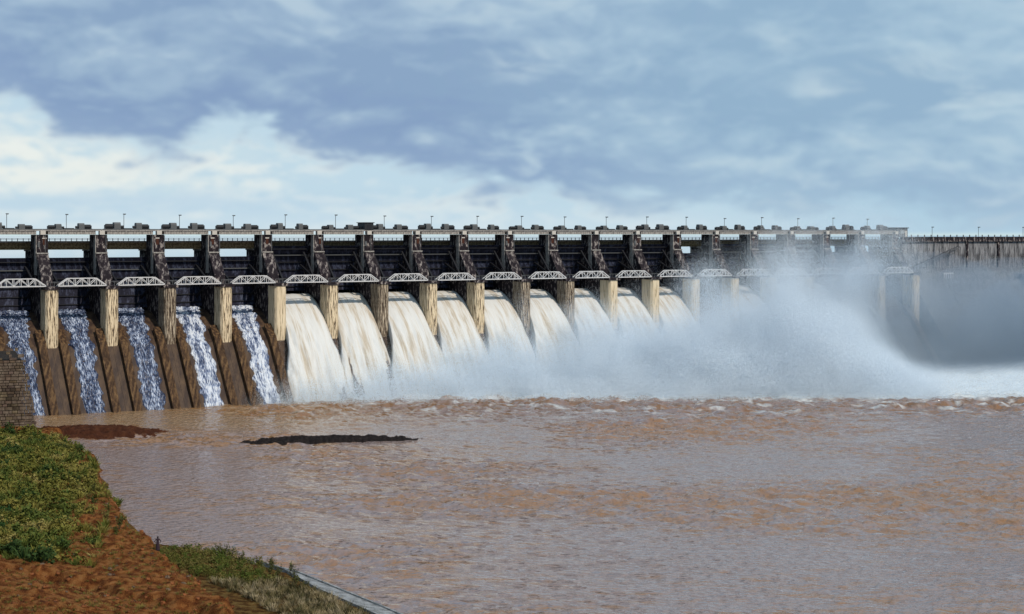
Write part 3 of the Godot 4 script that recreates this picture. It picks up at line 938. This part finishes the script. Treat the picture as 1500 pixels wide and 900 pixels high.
func falling_water():
	for b in range(-1, 4):
		var white: bool = b >= 2
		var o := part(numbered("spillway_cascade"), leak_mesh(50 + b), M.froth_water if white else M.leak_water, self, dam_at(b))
		o.rotation.y = TH
		if white:
			meta(o, "white frothing cascade on a brown chute, %s chute counted from the masonry wall" % nth(b + 2), "waterfall", "white cascades next to the jets")
		else:
			meta(o, "thin dark blue cascade on a brown chute, %s chute counted from the masonry wall" % nth(b + 2), "waterfall", "dark blue cascades on the chutes")
	for b in [4, 5, 6, 7, 8, 9, 10, 11, 12, 14, 15, 16]:
		var o := part(numbered("water_jet"), jet_mesh(70 + b, 1.6, 11.6 + 0.5 * sin(b * 2.3)), M.white_water, self, dam_at(b))
		o.rotation.y = TH
		if b < 13:
			meta(o, "thick white water jet from a raised gate, %s jet counted from the cascades" % nth(b - 3), "waterfall", "white jets from the open gates")
		else:
			meta(o, "white water jet blurred by drifting spray, in the %s bay from the masonry wall" % nth(b + 2), "waterfall", "jets hidden in the spray")

# ------------------------------------------------------------------ bank: plants, ramp, person
func blade(sh: Shape, p: Vector3, tip: Vector3, w: float):
	var side := (tip - p).cross(Vector3(0.3, 1, 0.2)).normalized() * w
	var mid := p.lerp(tip, 0.5) + Vector3(0, 0.12 * (tip - p).length(), 0)
	sh.quad(p - side, mid - side, mid + side, p + side)
	sh.tri(mid - side, tip, mid + side)

func leaf(sh: Shape, p: Vector3, r: RandomNumberGenerator, size: float):
	var u := Vector3(r.randfn(), r.randfn() * 0.7 + 0.3, r.randfn()).normalized()
	var w := u.cross(Vector3(r.randfn(), r.randfn(), r.randfn())).normalized()
	sh.quad(p - w * size * 0.4, p + u * size * 0.6 - w * size * 0.35, p + u * size * 1.1, p + w * size * 0.4)

func bush_mesh(sd: int, radius: float, height: float, leaves: int, size: float) -> ArrayMesh:
	var r := RandomNumberGenerator.new()
	r.seed = sd
	var sh := Shape.new()
	var clumps := []
	for k in 7:
		clumps.append(Vector3(r.randf_range(-0.75, 0.75) * radius, r.randf_range(0.25, 0.95) * height, r.randf_range(-0.75, 0.75) * radius))
	for k in leaves:
		var c: Vector3 = clumps[r.randi() % 7]
		var p := c + Vector3(r.randfn(), r.randfn(), r.randfn()) * 0.24 * radius
		p.y = maxf(p.y, 0.03)
		var t := r.randf_range(0.8, 1.2)
		sh.col = Color(t, t, t * 0.9)
		leaf(sh, p, r, size * r.randf_range(0.7, 1.3))
	return sh.mesh()

func tuft_mesh(sd: int, blades: int, height: float, spread: float, w: float) -> ArrayMesh:
	var r := RandomNumberGenerator.new()
	r.seed = sd
	var sh := Shape.new()
	for k in blades:
		var a := r.randf() * TAU
		var q := r.randf()
		var t := r.randf_range(0.8, 1.2)
		sh.col = Color(t, t, t * 0.9)
		var base := Vector3(cos(a), 0, sin(a)) * spread * 0.35 * q
		blade(sh, base, base + Vector3(cos(a) * spread * q, height * r.randf_range(0.55, 1.0), sin(a) * spread * q), w)
	return sh.mesh()

func scatter(called: String, label: String, mesh: Mesh, spots: Array, cols: Array, smin: float, smax: float, sd: int):
	var r := RandomNumberGenerator.new()
	r.seed = sd
	var mm := MultiMesh.new()
	mm.transform_format = MultiMesh.TRANSFORM_3D
	mm.use_colors = true
	mm.mesh = mesh
	mm.instance_count = spots.size()
	for k in spots.size():
		var s := r.randf_range(smin, smax)
		mm.set_instance_transform(k, Transform3D(Basis(Vector3.UP, r.randf() * TAU).scaled(Vector3(s, s * r.randf_range(0.7, 1.25), s)), spots[k]))
		mm.set_instance_color(k, cols[k])
	var o := MultiMeshInstance3D.new()
	o.name = numbered(called)
	o.multimesh = mm
	o.material_override = M.leaf
	add_child(o)
	meta(o, label, "plants", "", "stuff")

func plant(called: String, label: String, category: String, at: Vector3, sd: int, radius: float, height: float, leaves: int, size: float, col: Color, group := "") -> Node3D:
	var t := thing(called, label, category, at, 0.0, group)
	var r := RandomNumberGenerator.new()
	r.seed = sd
	var st := Shape.new()
	var fo := Shape.new()
	for k in 6:
		var a := r.randf() * TAU
		var tip := Vector3(cos(a) * radius * r.randf_range(0.2, 0.9), height * r.randf_range(0.6, 1.0), sin(a) * radius * r.randf_range(0.2, 0.9))
		var side := Vector3(-sin(a), 0, cos(a)) * 0.03
		st.quad(-side, tip - side * 0.4, tip + side * 0.4, side)
		var side2 := Vector3(cos(a), 0, sin(a)) * 0.03
		st.quad(-side2, tip - side2 * 0.4, tip + side2 * 0.4, side2)
		for q in leaves / 6:
			var f := pow(r.randf(), 0.6)
			var p := tip * (0.25 + 0.75 * f) + Vector3(r.randfn(), r.randfn(), r.randfn()) * radius * 0.16
			p.y = maxf(p.y, 0.05)
			var v := r.randf_range(0.65, 1.35)
			fo.col = Color(col.r * v, col.g * v, col.b * v)
			leaf(fo, p, r, size * r.randf_range(0.7, 1.3))
	part("stem", st.mesh(), M.stem, t)
	part("foliage", fo.mesh(), M.leaf, t)
	return t

func on_bank(x: float, z: float) -> Vector3:
	return Vector3(x, terrain_h(x, z) - 0.05, z)

func bank_things():
	var r := RandomNumberGenerator.new()
	r.seed = 99
	var bush_at := []
	var bush_col := []
	var tuft_at := []
	var tuft_col := []
	var dry_at := []
	var dry_col := []
	var greens := [Color(0.12, 0.118, 0.026), Color(0.17, 0.15, 0.038), Color(0.07, 0.09, 0.02), Color(0.23, 0.19, 0.065), Color(0.03, 0.055, 0.016)]
	var patch := FastNoiseLite.new()
	patch.seed = 12
	patch.frequency = 0.09
	for k in 9000:
		var z := r.randf_range(-335.0, -168.0)
		var x := r.randf_range(-0.36, -0.2) * -z
		if r.randf() > veg_mask(x, z): continue
		var g := int(clampf(2.5 + 3.2 * patch.get_noise_2d(x, z) + r.randf_range(-1.0, 1.0), 0, 4))
		var c: Color = [greens[4], greens[2], greens[0], greens[1], greens[3]][g]
		if r.randf() < 0.5 and patch.get_noise_2d(x * 1.7 + 200.0, z * 1.7) > -0.05:
			bush_at.append(on_bank(x, z)); bush_col.append(c)
		else:
			tuft_at.append(on_bank(x, z)); tuft_col.append(c * 1.15)
	# sparse dry grass over the red soil
	for k in 9000:
		var z := r.randf_range(-260.0, -118.0)
		var x := curve(edge_x, -z) - r.randf_range(0.2, 40.0)
		if x < 0.33 * z or patch.get_noise_2d(x * 0.8 + 60.0, z * 0.8) < r.randf_range(-0.5, 0.3): continue
		dry_at.append(on_bank(x, z)); dry_col.append([Color(0.20, 0.13, 0.04), Color(0.16, 0.12, 0.03), Color(0.11, 0.10, 0.025)][k % 3])
	scatter("bank_weeds", "leafy green weeds covering the top of the red bank", bush_mesh(3, 0.8, 0.95, 150, 0.22), bush_at, bush_col, 0.35, 1.75, 1)
	scatter("bank_grass", "rough yellow-green grass among the weeds of the bank", tuft_mesh(4, 44, 0.75, 0.75, 0.03), tuft_at, tuft_col, 0.4, 1.9, 2)
	scatter("dry_grass", "sparse dry grass on the bare red soil", tuft_mesh(5, 16, 0.3, 0.4, 0.018), dry_at, dry_col, 0.5, 1.2, 3)
	# clods and stones lying on the soil
	var clod := Shape.new()
	var cn := RandomNumberGenerator.new()
	cn.seed = 5
	var ring := []
	for j in 5:
		for i in 8:
			var la := lerpf(-PI / 2, PI / 2, j / 4.0)
			var lo := i * TAU / 8.0
			ring.append(Vector3(cos(la) * cos(lo), sin(la) * 0.7, cos(la) * sin(lo)) * (1.0 if j in [0, 4] else cn.randf_range(0.7, 1.15)))
	for j in 4:
		for i in 8:
			var u: Vector3 = ring[j * 8 + i]
			var w: Vector3 = ring[j * 8 + (i + 1) % 8]
			clod.quad(u, ring[(j + 1) * 8 + i], ring[(j + 1) * 8 + (i + 1) % 8], w)
	var clod_at := []
	var clod_col := []
	for k in 3600:
		var z := r.randf_range(-262.0, -118.0)
		var x := curve(edge_x, -z) - r.randf_range(-3.0, 42.0)
		if x < 0.33 * z or veg_mask(x, z) > 0.5: continue
		clod_at.append(on_bank(x, z))
		var t := r.randf_range(0.5, 1.5)
		clod_col.append(Color(0.16, 0.058, 0.022) * t if k % 7 else Color(0.11, 0.075, 0.05) * t)
	scatter("soil_clods", "loose clods and stones strewn over the red soil", clod.mesh(), clod_at, clod_col, 0.06, 0.3, 6)
	# low strip by the water: dry brush and greener weeds
	var brush_at := []
	var brush_col := []
	var weed_at := []
	var weed_col := []
	for k in 2600:
		var z := r.randf_range(-218.0, -150.0)
		var x := curve(low_x, -z) - r.randf_range(-0.2, 14.0)
		if bank_inland(x, z) > 0.5: continue
		var dl := curve(low_x, -z) - x
		if -z < 208.0 and dl < r.randf_range(3.4, 4.8): continue
		if -z > 196.0 + 4.0 * patch.get_noise_2d(x, z):
			if r.randf() < 0.5:
				weed_at.append(on_bank(x, z)); weed_col.append([Color(0.10, 0.10, 0.025), Color(0.07, 0.095, 0.02), Color(0.14, 0.12, 0.04)][k % 3])
		elif r.randf() < 0.75:
			brush_at.append(on_bank(x, z)); brush_col.append([Color(0.20, 0.16, 0.09), Color(0.12, 0.10, 0.05), Color(0.07, 0.065, 0.03), Color(0.28, 0.23, 0.15)][k % 4])
	scatter("waterside_weeds", "green weeds on the low strip by the water", bush_mesh(13, 0.6, 0.7, 90, 0.14), weed_at, weed_col, 0.6, 1.3, 4)
	scatter("dry_brush", "tangle of pale dry brush below the red bank", tuft_mesh(14, 26, 0.95, 0.75, 0.028), brush_at, brush_col, 0.6, 1.3, 5)
	# single plants that stand out
	var spots := [[-79.5, -301.0, 1.2, 2.0, "dark green shrub on the tip of the bank over the river"], [-82.0, -299.0, 1.4, 1.8, "broad dark shrub rooted behind the tip of the bank"], [-67.0, -256.0, 1.0, 1.3, "small olive shrub hanging over the red cliff edge"],
		[-63.0, -232.0, 1.1, 1.3, "rounded green shrub in the middle of the grassy bank"], [-66.0, -213.0, 1.3, 1.5, "deep green bush above the bare red soil"], [-63.0, -196.0, 1.2, 1.2, "bright green bush at the edge of the red soil"]]
	for k in spots.size():
		var s: Array = spots[k]
		plant("shrub", s[4], "shrub", on_bank(s[0], s[1]), 200 + k, s[2], s[3], 420, 0.19, [Color(0.05, 0.075, 0.02), Color(0.06, 0.07, 0.022), Color(0.09, 0.10, 0.02), Color(0.045, 0.10, 0.025), Color(0.02, 0.075, 0.028), Color(0.09, 0.14, 0.025)][k])
	for k in 14:
		var z := -200.0 - k * 6.6
		var x := curve(edge_x, -z) - r.randf_range(0.6, 2.6) - 1.2
		plant("edge_sprig", "leafy sprig on the crumbling edge of the red bank, %s counted from the person" % nth(k + 1), "weed", on_bank(x, z), 500 + k, 0.6, r.randf_range(0.9, 1.9), 130, 0.17, [Color(0.08, 0.085, 0.022), Color(0.05, 0.07, 0.02), Color(0.13, 0.115, 0.035)][k % 3], "sprigs along the bank edge")
	for k in 16:
		var z := -182.0 - k * 8.0
		var x := curve(edge_x, -z) - 13.0 - 12.0 * absf(sin(k * 2.7))
		if x < z * 0.325: x = z * 0.31
		plant("shrub", "leafy shrub in the grass of the bank, %s counted from the bare soil" % nth(k + 1), "shrub", on_bank(x, z), 600 + k, r.randf_range(0.9, 1.5), r.randf_range(1.0, 1.9), 330, 0.22, [Color(0.055, 0.085, 0.02), Color(0.09, 0.10, 0.022), Color(0.03, 0.065, 0.02), Color(0.13, 0.13, 0.03)][k % 4], "shrubs in the grass of the bank")
	for k in 12:
		var z := -215.0 + k * 2.0
		var x: float = curve(low_x, -z) - r.randf_range(0.4, 3.2) - (3.0 if k > 6 else 0.0)
		plant("tall_weed", "tall thin weed by the water, %s counted from the person" % nth(k + 1), "weed", on_bank(x, z), 300 + k, 0.8, r.randf_range(1.0, 2.0), 130, 0.15, Color(0.07, 0.075, 0.025), "tall weeds by the water")
	# far trees on the abutment
	for k in 5:
		var a: float = [22.05, 22.5, 23.0, 23.7, 24.6][k]
		var n: float = [14.0, 18.0, 15.0, 20.0, 16.0][k]
		tree(["dark leafy tree in front of the pale dam wall", "low round tree on the slope below the dam wall", "wide dark tree on the hillside beyond the dam wall", "tall tree high on the far hillside", "outermost tree on the far hillside"][k], dam_at(a, n, [24.0, 22.0, 24.0, 23.0, 26.0][k]), [9.5, 6.0, 8.0, 10.0, 10.0][k], 400 + k)
	# ramp along the low edge
	var ramp := thing("ramp", "wet grey concrete ramp slanting into the river", "ramp", Vector3(-15, 0, -185))
	var slab := Shape.new()
	var kerb := Shape.new()
	var last := []
	for k in 15:
		var zz := 209.0 - k * 3.0
		var x := curve(low_x, zz)
		var wide := minf(4.2, 0.8 + k * 0.55)
		var q := [Vector3(x - wide + 15, 1.75, -zz - wide * 0.45 + 185), Vector3(x + 0.1 + 15, 1.35, -zz + 185)]
		if k > 0:
			slab.quad(last[0], last[1], q[1], q[0])
			slab.quad(last[0] - Vector3(0, 1.5, 0), last[0], q[0], q[0] - Vector3(0, 1.5, 0))
			var up := Vector3(0, 0.16, 0)
			var outw := Vector3(0.2, 0, -0.15)
			kerb.quad(last[1] + up, last[1] + up + outw, q[1] + up + outw, q[1] + up)
			kerb.quad(last[1] - up * 0.2, last[1] + up, q[1] + up, q[1] - up * 0.2)
			kerb.quad(last[1] + up + outw, last[1] + outw - Vector3(0, 2.5, 0), q[1] + outw - Vector3(0, 2.5, 0), q[1] + up + outw)
		last = q
	part("slab", slab.mesh(), M.ramp, ramp)
	part("kerb", kerb.mesh(), M.ramp, ramp)
	person(on_bank(-41.8, -193.2))

func tree(label: String, at: Vector3, high: float, sd: int):
	var t := thing("tree", label, "tree", at)
	var r := RandomNumberGenerator.new()
	r.seed = sd
	var tr := CylinderMesh.new()
	tr.top_radius = 0.10
	tr.bottom_radius = 0.32
	tr.height = high * 0.75
	part("trunk", tr, M.stem, t, Vector3(0, high * 0.375, 0))
	var fo := Shape.new()
	var cl := []
	for k in 14:
		var a := r.randf() * TAU
		var f := r.randf()
		var c := Vector3(cos(a) * high * 0.30 * r.randf(), high * (0.3 + 0.65 * f), sin(a) * high * 0.30 * r.randf())
		cl.append(c)
		bar("limb", t, Vector3(0, c.y * 0.7, 0), c, 0.12, M.stem)
	for k in 900:
		var c: Vector3 = cl[r.randi() % 14]
		var p := c + Vector3(r.randfn(), r.randfn() * 0.7, r.randfn()) * high * 0.085
		var v := r.randf_range(0.6, 1.3)
		fo.col = Color(0.03 * v, 0.042 * v, 0.02 * v)
		leaf(fo, p, r, 0.5)
	part("crown", fo.mesh(), M.leaf, t)

# a figure as a smooth union of tapered bones, meshed as surface nets
func person(at: Vector3):
	var bones := [
		[Vector3(0, 1.50, 0.01), Vector3(0, 1.60, 0.02), 0.085, 0.10, 2], [Vector3(0, 1.38, 0), Vector3(0, 1.47, 0.0), 0.055, 0.05, 1],
		[Vector3(-0.15, 1.33, 0), Vector3(0.15, 1.33, 0), 0.075, 0.075, 0], [Vector3(0, 1.28, 0), Vector3(0, 0.98, 0), 0.15, 0.13, 0],
		[Vector3(0, 0.95, 0), Vector3(0, 0.45, 0), 0.17, 0.22, 0], [Vector3(0, 0.45, 0), Vector3(0, 0.12, 0), 0.22, 0.26, 0],
		[Vector3(-0.19, 1.32, 0), Vector3(-0.38, 1.08, 0.05), 0.058, 0.048, 0], [Vector3(-0.38, 1.08, 0.05), Vector3(-0.24, 0.90, -0.10), 0.045, 0.034, 1],
		[Vector3(0.19, 1.32, 0), Vector3(0.36, 1.08, 0.05), 0.058, 0.048, 0], [Vector3(0.36, 1.08, 0.05), Vector3(0.27, 0.90, -0.10), 0.045, 0.034, 1],
		[Vector3(-0.09, 0.10, 0), Vector3(-0.09, 0.03, -0.14), 0.045, 0.04, 1], [Vector3(0.09, 0.10, 0), Vector3(0.09, 0.03, -0.14), 0.045, 0.04, 1],
		[Vector3(0, 1.56, 0.09), Vector3(0, 1.53, 0.12), 0.06, 0.05, 2]]
	var cols := [Color(0.035, 0.02, 0.03), Color(0.09, 0.045, 0.028), Color(0.012, 0.01, 0.01)]
	var cell := 0.03
	var lo := Vector3(-0.45, -0.03, -0.35)
	var dim := Vector3i(30, 60, 24)
	var field := PackedFloat32Array()
	field.resize(dim.x * dim.y * dim.z)
	var kind := PackedInt32Array()
	kind.resize(field.size())
	for k in dim.z:
		for j in dim.y:
			for i in dim.x:
				var p := lo + Vector3(i, j, k) * cell
				var d := 9.0
				var best := 9.0
				var who := 0
				for b in bones:
					var ab: Vector3 = b[1] - b[0]
					var t := clampf((p - b[0]).dot(ab) / ab.length_squared(), 0, 1)
					var e: float = (p - b[0] - ab * t).length() - lerpf(b[2], b[3], t)
					if e < best: best = e; who = b[4]
					var h := clampf(0.5 + 0.5 * (d - e) / 0.05, 0, 1)
					d = lerpf(d, e, h) - 0.05 * h * (1.0 - h)
				var at3 := (k * dim.y + j) * dim.x + i
				field[at3] = d
				kind[at3] = who
	var ids := {}
	var st := Shape.new()
	var step := [1, dim.x, dim.x * dim.y]
	for k in dim.z - 1:
		for j in dim.y - 1:
			for i in dim.x - 1:
				var q := (k * dim.y + j) * dim.x + i
				var sum := Vector3.ZERO
				var cnt := 0
				for e in 12:
					var ax := e / 4
					var o1: int = step[(ax + 1) % 3] if e & 1 else 0
					var o2: int = step[(ax + 2) % 3] if e & 2 else 0
					var a: int = q + o1 + o2
					var b: int = a + step[ax]
					if (field[a] < 0.0) != (field[b] < 0.0):
						var f := field[a] / (field[a] - field[b])
						var v := Vector3.ZERO
						v[ax] = f
						v[(ax + 1) % 3] = 1.0 if e & 1 else 0.0
						v[(ax + 2) % 3] = 1.0 if e & 2 else 0.0
						sum += v
						cnt += 1
				if cnt:
					ids[q] = st.v.size()
					st.v.append(lo + (Vector3(i, j, k) + sum / cnt) * cell)
					st.n.append(Vector3(field[q + 1] - field[q], field[q + step[1]] - field[q], field[q + step[2]] - field[q]).normalized())
					st.c.append(cols[kind[q]])
					st.uv.append(Vector2.ZERO)
	for q in ids:
		for ax in 3:
			var s1: int = step[(ax + 1) % 3]
			var s2: int = step[(ax + 2) % 3]
			if (field[q] < 0.0) != (field[q + step[ax]] < 0.0) and ids.has(q - s1) and ids.has(q - s2) and ids.has(q - s1 - s2):
				var f := [ids[q], ids[q - s1], ids[q - s1 - s2], ids[q - s2]]
				if field[q] < 0.0: f.reverse()
				st.idx.append_array([f[0], f[1], f[2], f[0], f[2], f[3]])
	# fingers
	for sx in [-0.24, 0.27]:
		for k in 5:
			st.col = cols[1]
			var a := Vector3(sx + (k - 2) * 0.019, 0.89, -0.105)
			var b := a + (Vector3(0.03 if sx < 0 else -0.03, -0.035, -0.03) if k == (4 if sx < 0 else 0) else Vector3(0, -0.075 - 0.012 * (2 - absi(k - 2)), -0.015))
			st.quad(a + Vector3(-0.009, 0, 0.009), b + Vector3(-0.007, 0, 0.007), b + Vector3(0.007, 0, 0.007), a + Vector3(0.009, 0, 0.009))
			st.quad(a + Vector3(0.009, 0, -0.009), b + Vector3(0.007, 0, -0.007), b + Vector3(-0.007, 0, -0.007), a + Vector3(-0.009, 0, -0.009))
			st.quad(a + Vector3(0.009, 0, 0.009), b + Vector3(0.007, 0, 0.007), b + Vector3(0.007, 0, -0.007), a + Vector3(0.009, 0, -0.009))
			st.quad(a + Vector3(-0.009, 0, -0.009), b + Vector3(-0.007, 0, -0.007), b + Vector3(-0.007, 0, 0.007), a + Vector3(-0.009, 0, 0.009))
	var t := thing("person", "person in dark clothing standing at the edge of the red bank", "person", at, 0.3)
	part("body", st.mesh(), M.person, t)

# ------------------------------------------------------------------ spray
func toe(x: float) -> float:
	return 424.0 + (x + 47.0) * 0.567

const CELL := 3.0

func drops_mesh(sd: int, drops: int, drop: float) -> ArrayMesh:
	# drops hanging round one knot of a grid, thinning linearly towards its neighbours
	var r := RandomNumberGenerator.new()
	r.seed = sd
	var v := PackedVector3Array()
	var n := PackedVector3Array()
	var idx := PackedInt32Array()
	var ax := [Vector3.RIGHT, Vector3.UP, Vector3.BACK, Vector3.LEFT, Vector3.DOWN, Vector3.FORWARD]
	var faces := [[0, 2, 1], [2, 3, 1], [3, 5, 1], [5, 0, 1], [2, 0, 4], [3, 2, 4], [5, 3, 4], [0, 5, 4]]
	for k in drops:
		var c := Vector3(r.randf() + r.randf() - 1.0, r.randf() + r.randf() - 1.0, r.randf() + r.randf() - 1.0) * CELL
		var turn := Basis(Vector3(r.randfn(), r.randfn(), r.randfn()).normalized(), r.randf() * TAU)
		var at := v.size()
		for q in 6:
			v.append(c + turn * ax[q] * drop)
			n.append(turn * ax[q])
		for f in faces:
			idx.append_array([at + f[0], at + f[1], at + f[2]])
	var a := []
	a.resize(Mesh.ARRAY_MAX)
	a[Mesh.ARRAY_VERTEX] = v; a[Mesh.ARRAY_NORMAL] = n; a[Mesh.ARRAY_INDEX] = idx
	var m := ArrayMesh.new()
	m.add_surface_from_arrays(Mesh.PRIMITIVE_TRIANGLES, a)
	return m

var billow := FastNoiseLite.new()

func spray_density(p: Vector3) -> float:
	# how much of the light a metre of this air takes out
	var zd := -p.z
	var rel := p - dam_at(0)
	var s := rel.dot(D) / PITCH
	var n := rel.dot(N)
	var foot := toe(p.x) + 6.0
	var q := billow.get_noise_3d(p.x, p.y * 0.8, p.z)
	# thick bank where the jets strike
	var top := curve([[-66.0, 3.5], [-40.0, 6.0], [-15.0, 8.0], [10.0, 10.0], [40.0, 13.5], [75.0, 17.0], [96.0, 13.0], [108.0, 5.0], [118.0, 1.4], [200.0, 0.9]], p.x) * (1.0 + 0.9 * q)
	var front := curve([[-66.0, 411.0], [-45.0, 416.0], [-20.0, 423.0], [0.0, 426.0]], p.x)
	top = lerpf(minf(top, 3.0), top, smoothstep(front + 2.0, front + 12.0, zd))
	var d := 0.22 * exp(-pow(p.y / maxf(top, 0.5), 2)) * smoothstep(front + 9.0 * q - 2.0, front + 7.0 + 9.0 * q, zd) * smoothstep(foot + 8.0, foot, zd) * smoothstep(-68.0, -50.0, p.x)
	if p.x > 116.0: d *= 0.3
	# plume carried up over the far bays
	var mid := 14.5 + 0.02 * p.y
	var w := 1.9 - 0.012 * p.y
	var plume := exp(-pow((s - mid) / w, 2)) * smoothstep(60.0, 10.0, p.y) * smoothstep(10.0, 20.0, n) * smoothstep(52.0, 38.0, n)
	d += 0.085 * plume * clampf(0.8 + 2.4 * q, 0.0, 2.0)
	# fine drift thinning out before the far wall
	var drift := smoothstep(13.0, 16.5, s) * smoothstep(28.0, 23.0, s) * smoothstep(40.0, 18.0, p.y + 12.0 * q) * smoothstep(16.0, 26.0, n) * smoothstep(56.0, 44.0, n)
	d += 0.012 * drift * (1.0 + 1.2 * q)
	# drops torn off the lower half of the jets
	if s > 3.4 and s < 12.6 and p.y < 22.0:
		var tau := sqrt(maxf(0.0, (26.9 - p.y) / 4.8))
		var off := n - (11.6 * tau - 0.5)
		d += 0.07 * exp(-off * off / 7.0) * smoothstep(19.0, 5.0, p.y) * clampf(0.8 + 2.0 * q, 0.0, 1.6)
	return d

func mist():
	billow.seed = 15
	billow.frequency = 0.04
	billow.fractal_octaves = 3
	var area := 1.73 * 0.075 * 0.075
	var counts := [10, 22, 48, 105, 230, 500]      # drops of 0.075 m that would do the same
	var drop := [0.021, 0.021, 0.023, 0.030, 0.05, 0.068]
	var places := [[], [], [], [], [], []]
	var r := RandomNumberGenerator.new()
	r.seed = 61
	for i in 96:
		for k in 58:
			for j in 20:
				var p := Vector3(-69.0 + i * CELL, 0.6 + j * CELL, -409.0 - k * CELL)
				var want := spray_density(p) / area * CELL * CELL * CELL
				if want < 2.0: continue
				var lv := log(want / 10.0) / log(2.19)
				var n := clampi(int(floor(lv + r.randf())), -1, 5)
				if n < 0: continue
				var turn := Basis(Vector3.UP, (r.randi() % 4) * PI / 2) * Basis(Vector3.RIGHT, (r.randi() % 4) * PI / 2)
				places[n].append(Transform3D(turn, p))
	var root := Node3D.new()
	root.name = "spray"
	add_child(root)
	meta(root, "pale spray and drifting mist where the jets strike the river", "spray", "", "stuff")
	for n in 6:
		var mm := MultiMesh.new()
		mm.transform_format = MultiMesh.TRANSFORM_3D
		mm.mesh = drops_mesh(n + 1, int(counts[n] * pow(0.075 / drop[n], 2)), drop[n])
		mm.instance_count = places[n].size()
		for k in places[n].size():
			mm.set_instance_transform(k, places[n][k])
		var o := MultiMeshInstance3D.new()
		o.name = "spray_drops"
		o.multimesh = mm
		o.material_override = M.drops
		root.add_child(o, true)
		o.set_meta("kind", "stuff")
		print("spray ", counts[n], " x ", places[n].size())
	# even haze that hangs before the far wall
	var haze := Node3D.new()
	haze.name = "mist"
	add_child(haze)
	meta(haze, "bluish haze hanging before the far wall of the dam", "mist", "", "stuff")
	var fm := FogMaterial.new()
	fm.density = 0.010
	fm.albedo = Color(0.74, 0.87, 1.0)
	for f in [[15.0, 34.0, 8.0, 60, 66, 30], [17.0, 40.0, 8.0, 90, 60, 36], [19.2, 44.0, 6.0, 110, 60, 40], [21.8, 44.0, 4.0, 130, 64, 44], [24.5, 44.0, 2.0, 150, 66, 44], [28.0, 44.0, 0.0, 170, 66, 44]]:
		var v := FogVolume.new()
		v.name = "haze_bank"
		v.shape = RenderingServer.FOG_VOLUME_SHAPE_ELLIPSOID
		v.size = Vector3(f[3], f[4], f[5])
		v.material = fm
		haze.add_child(v, true)
		v.position = dam_at(f[0], f[1], f[2])
		v.rotation.y = TH
		v.set_meta("kind", "stuff")
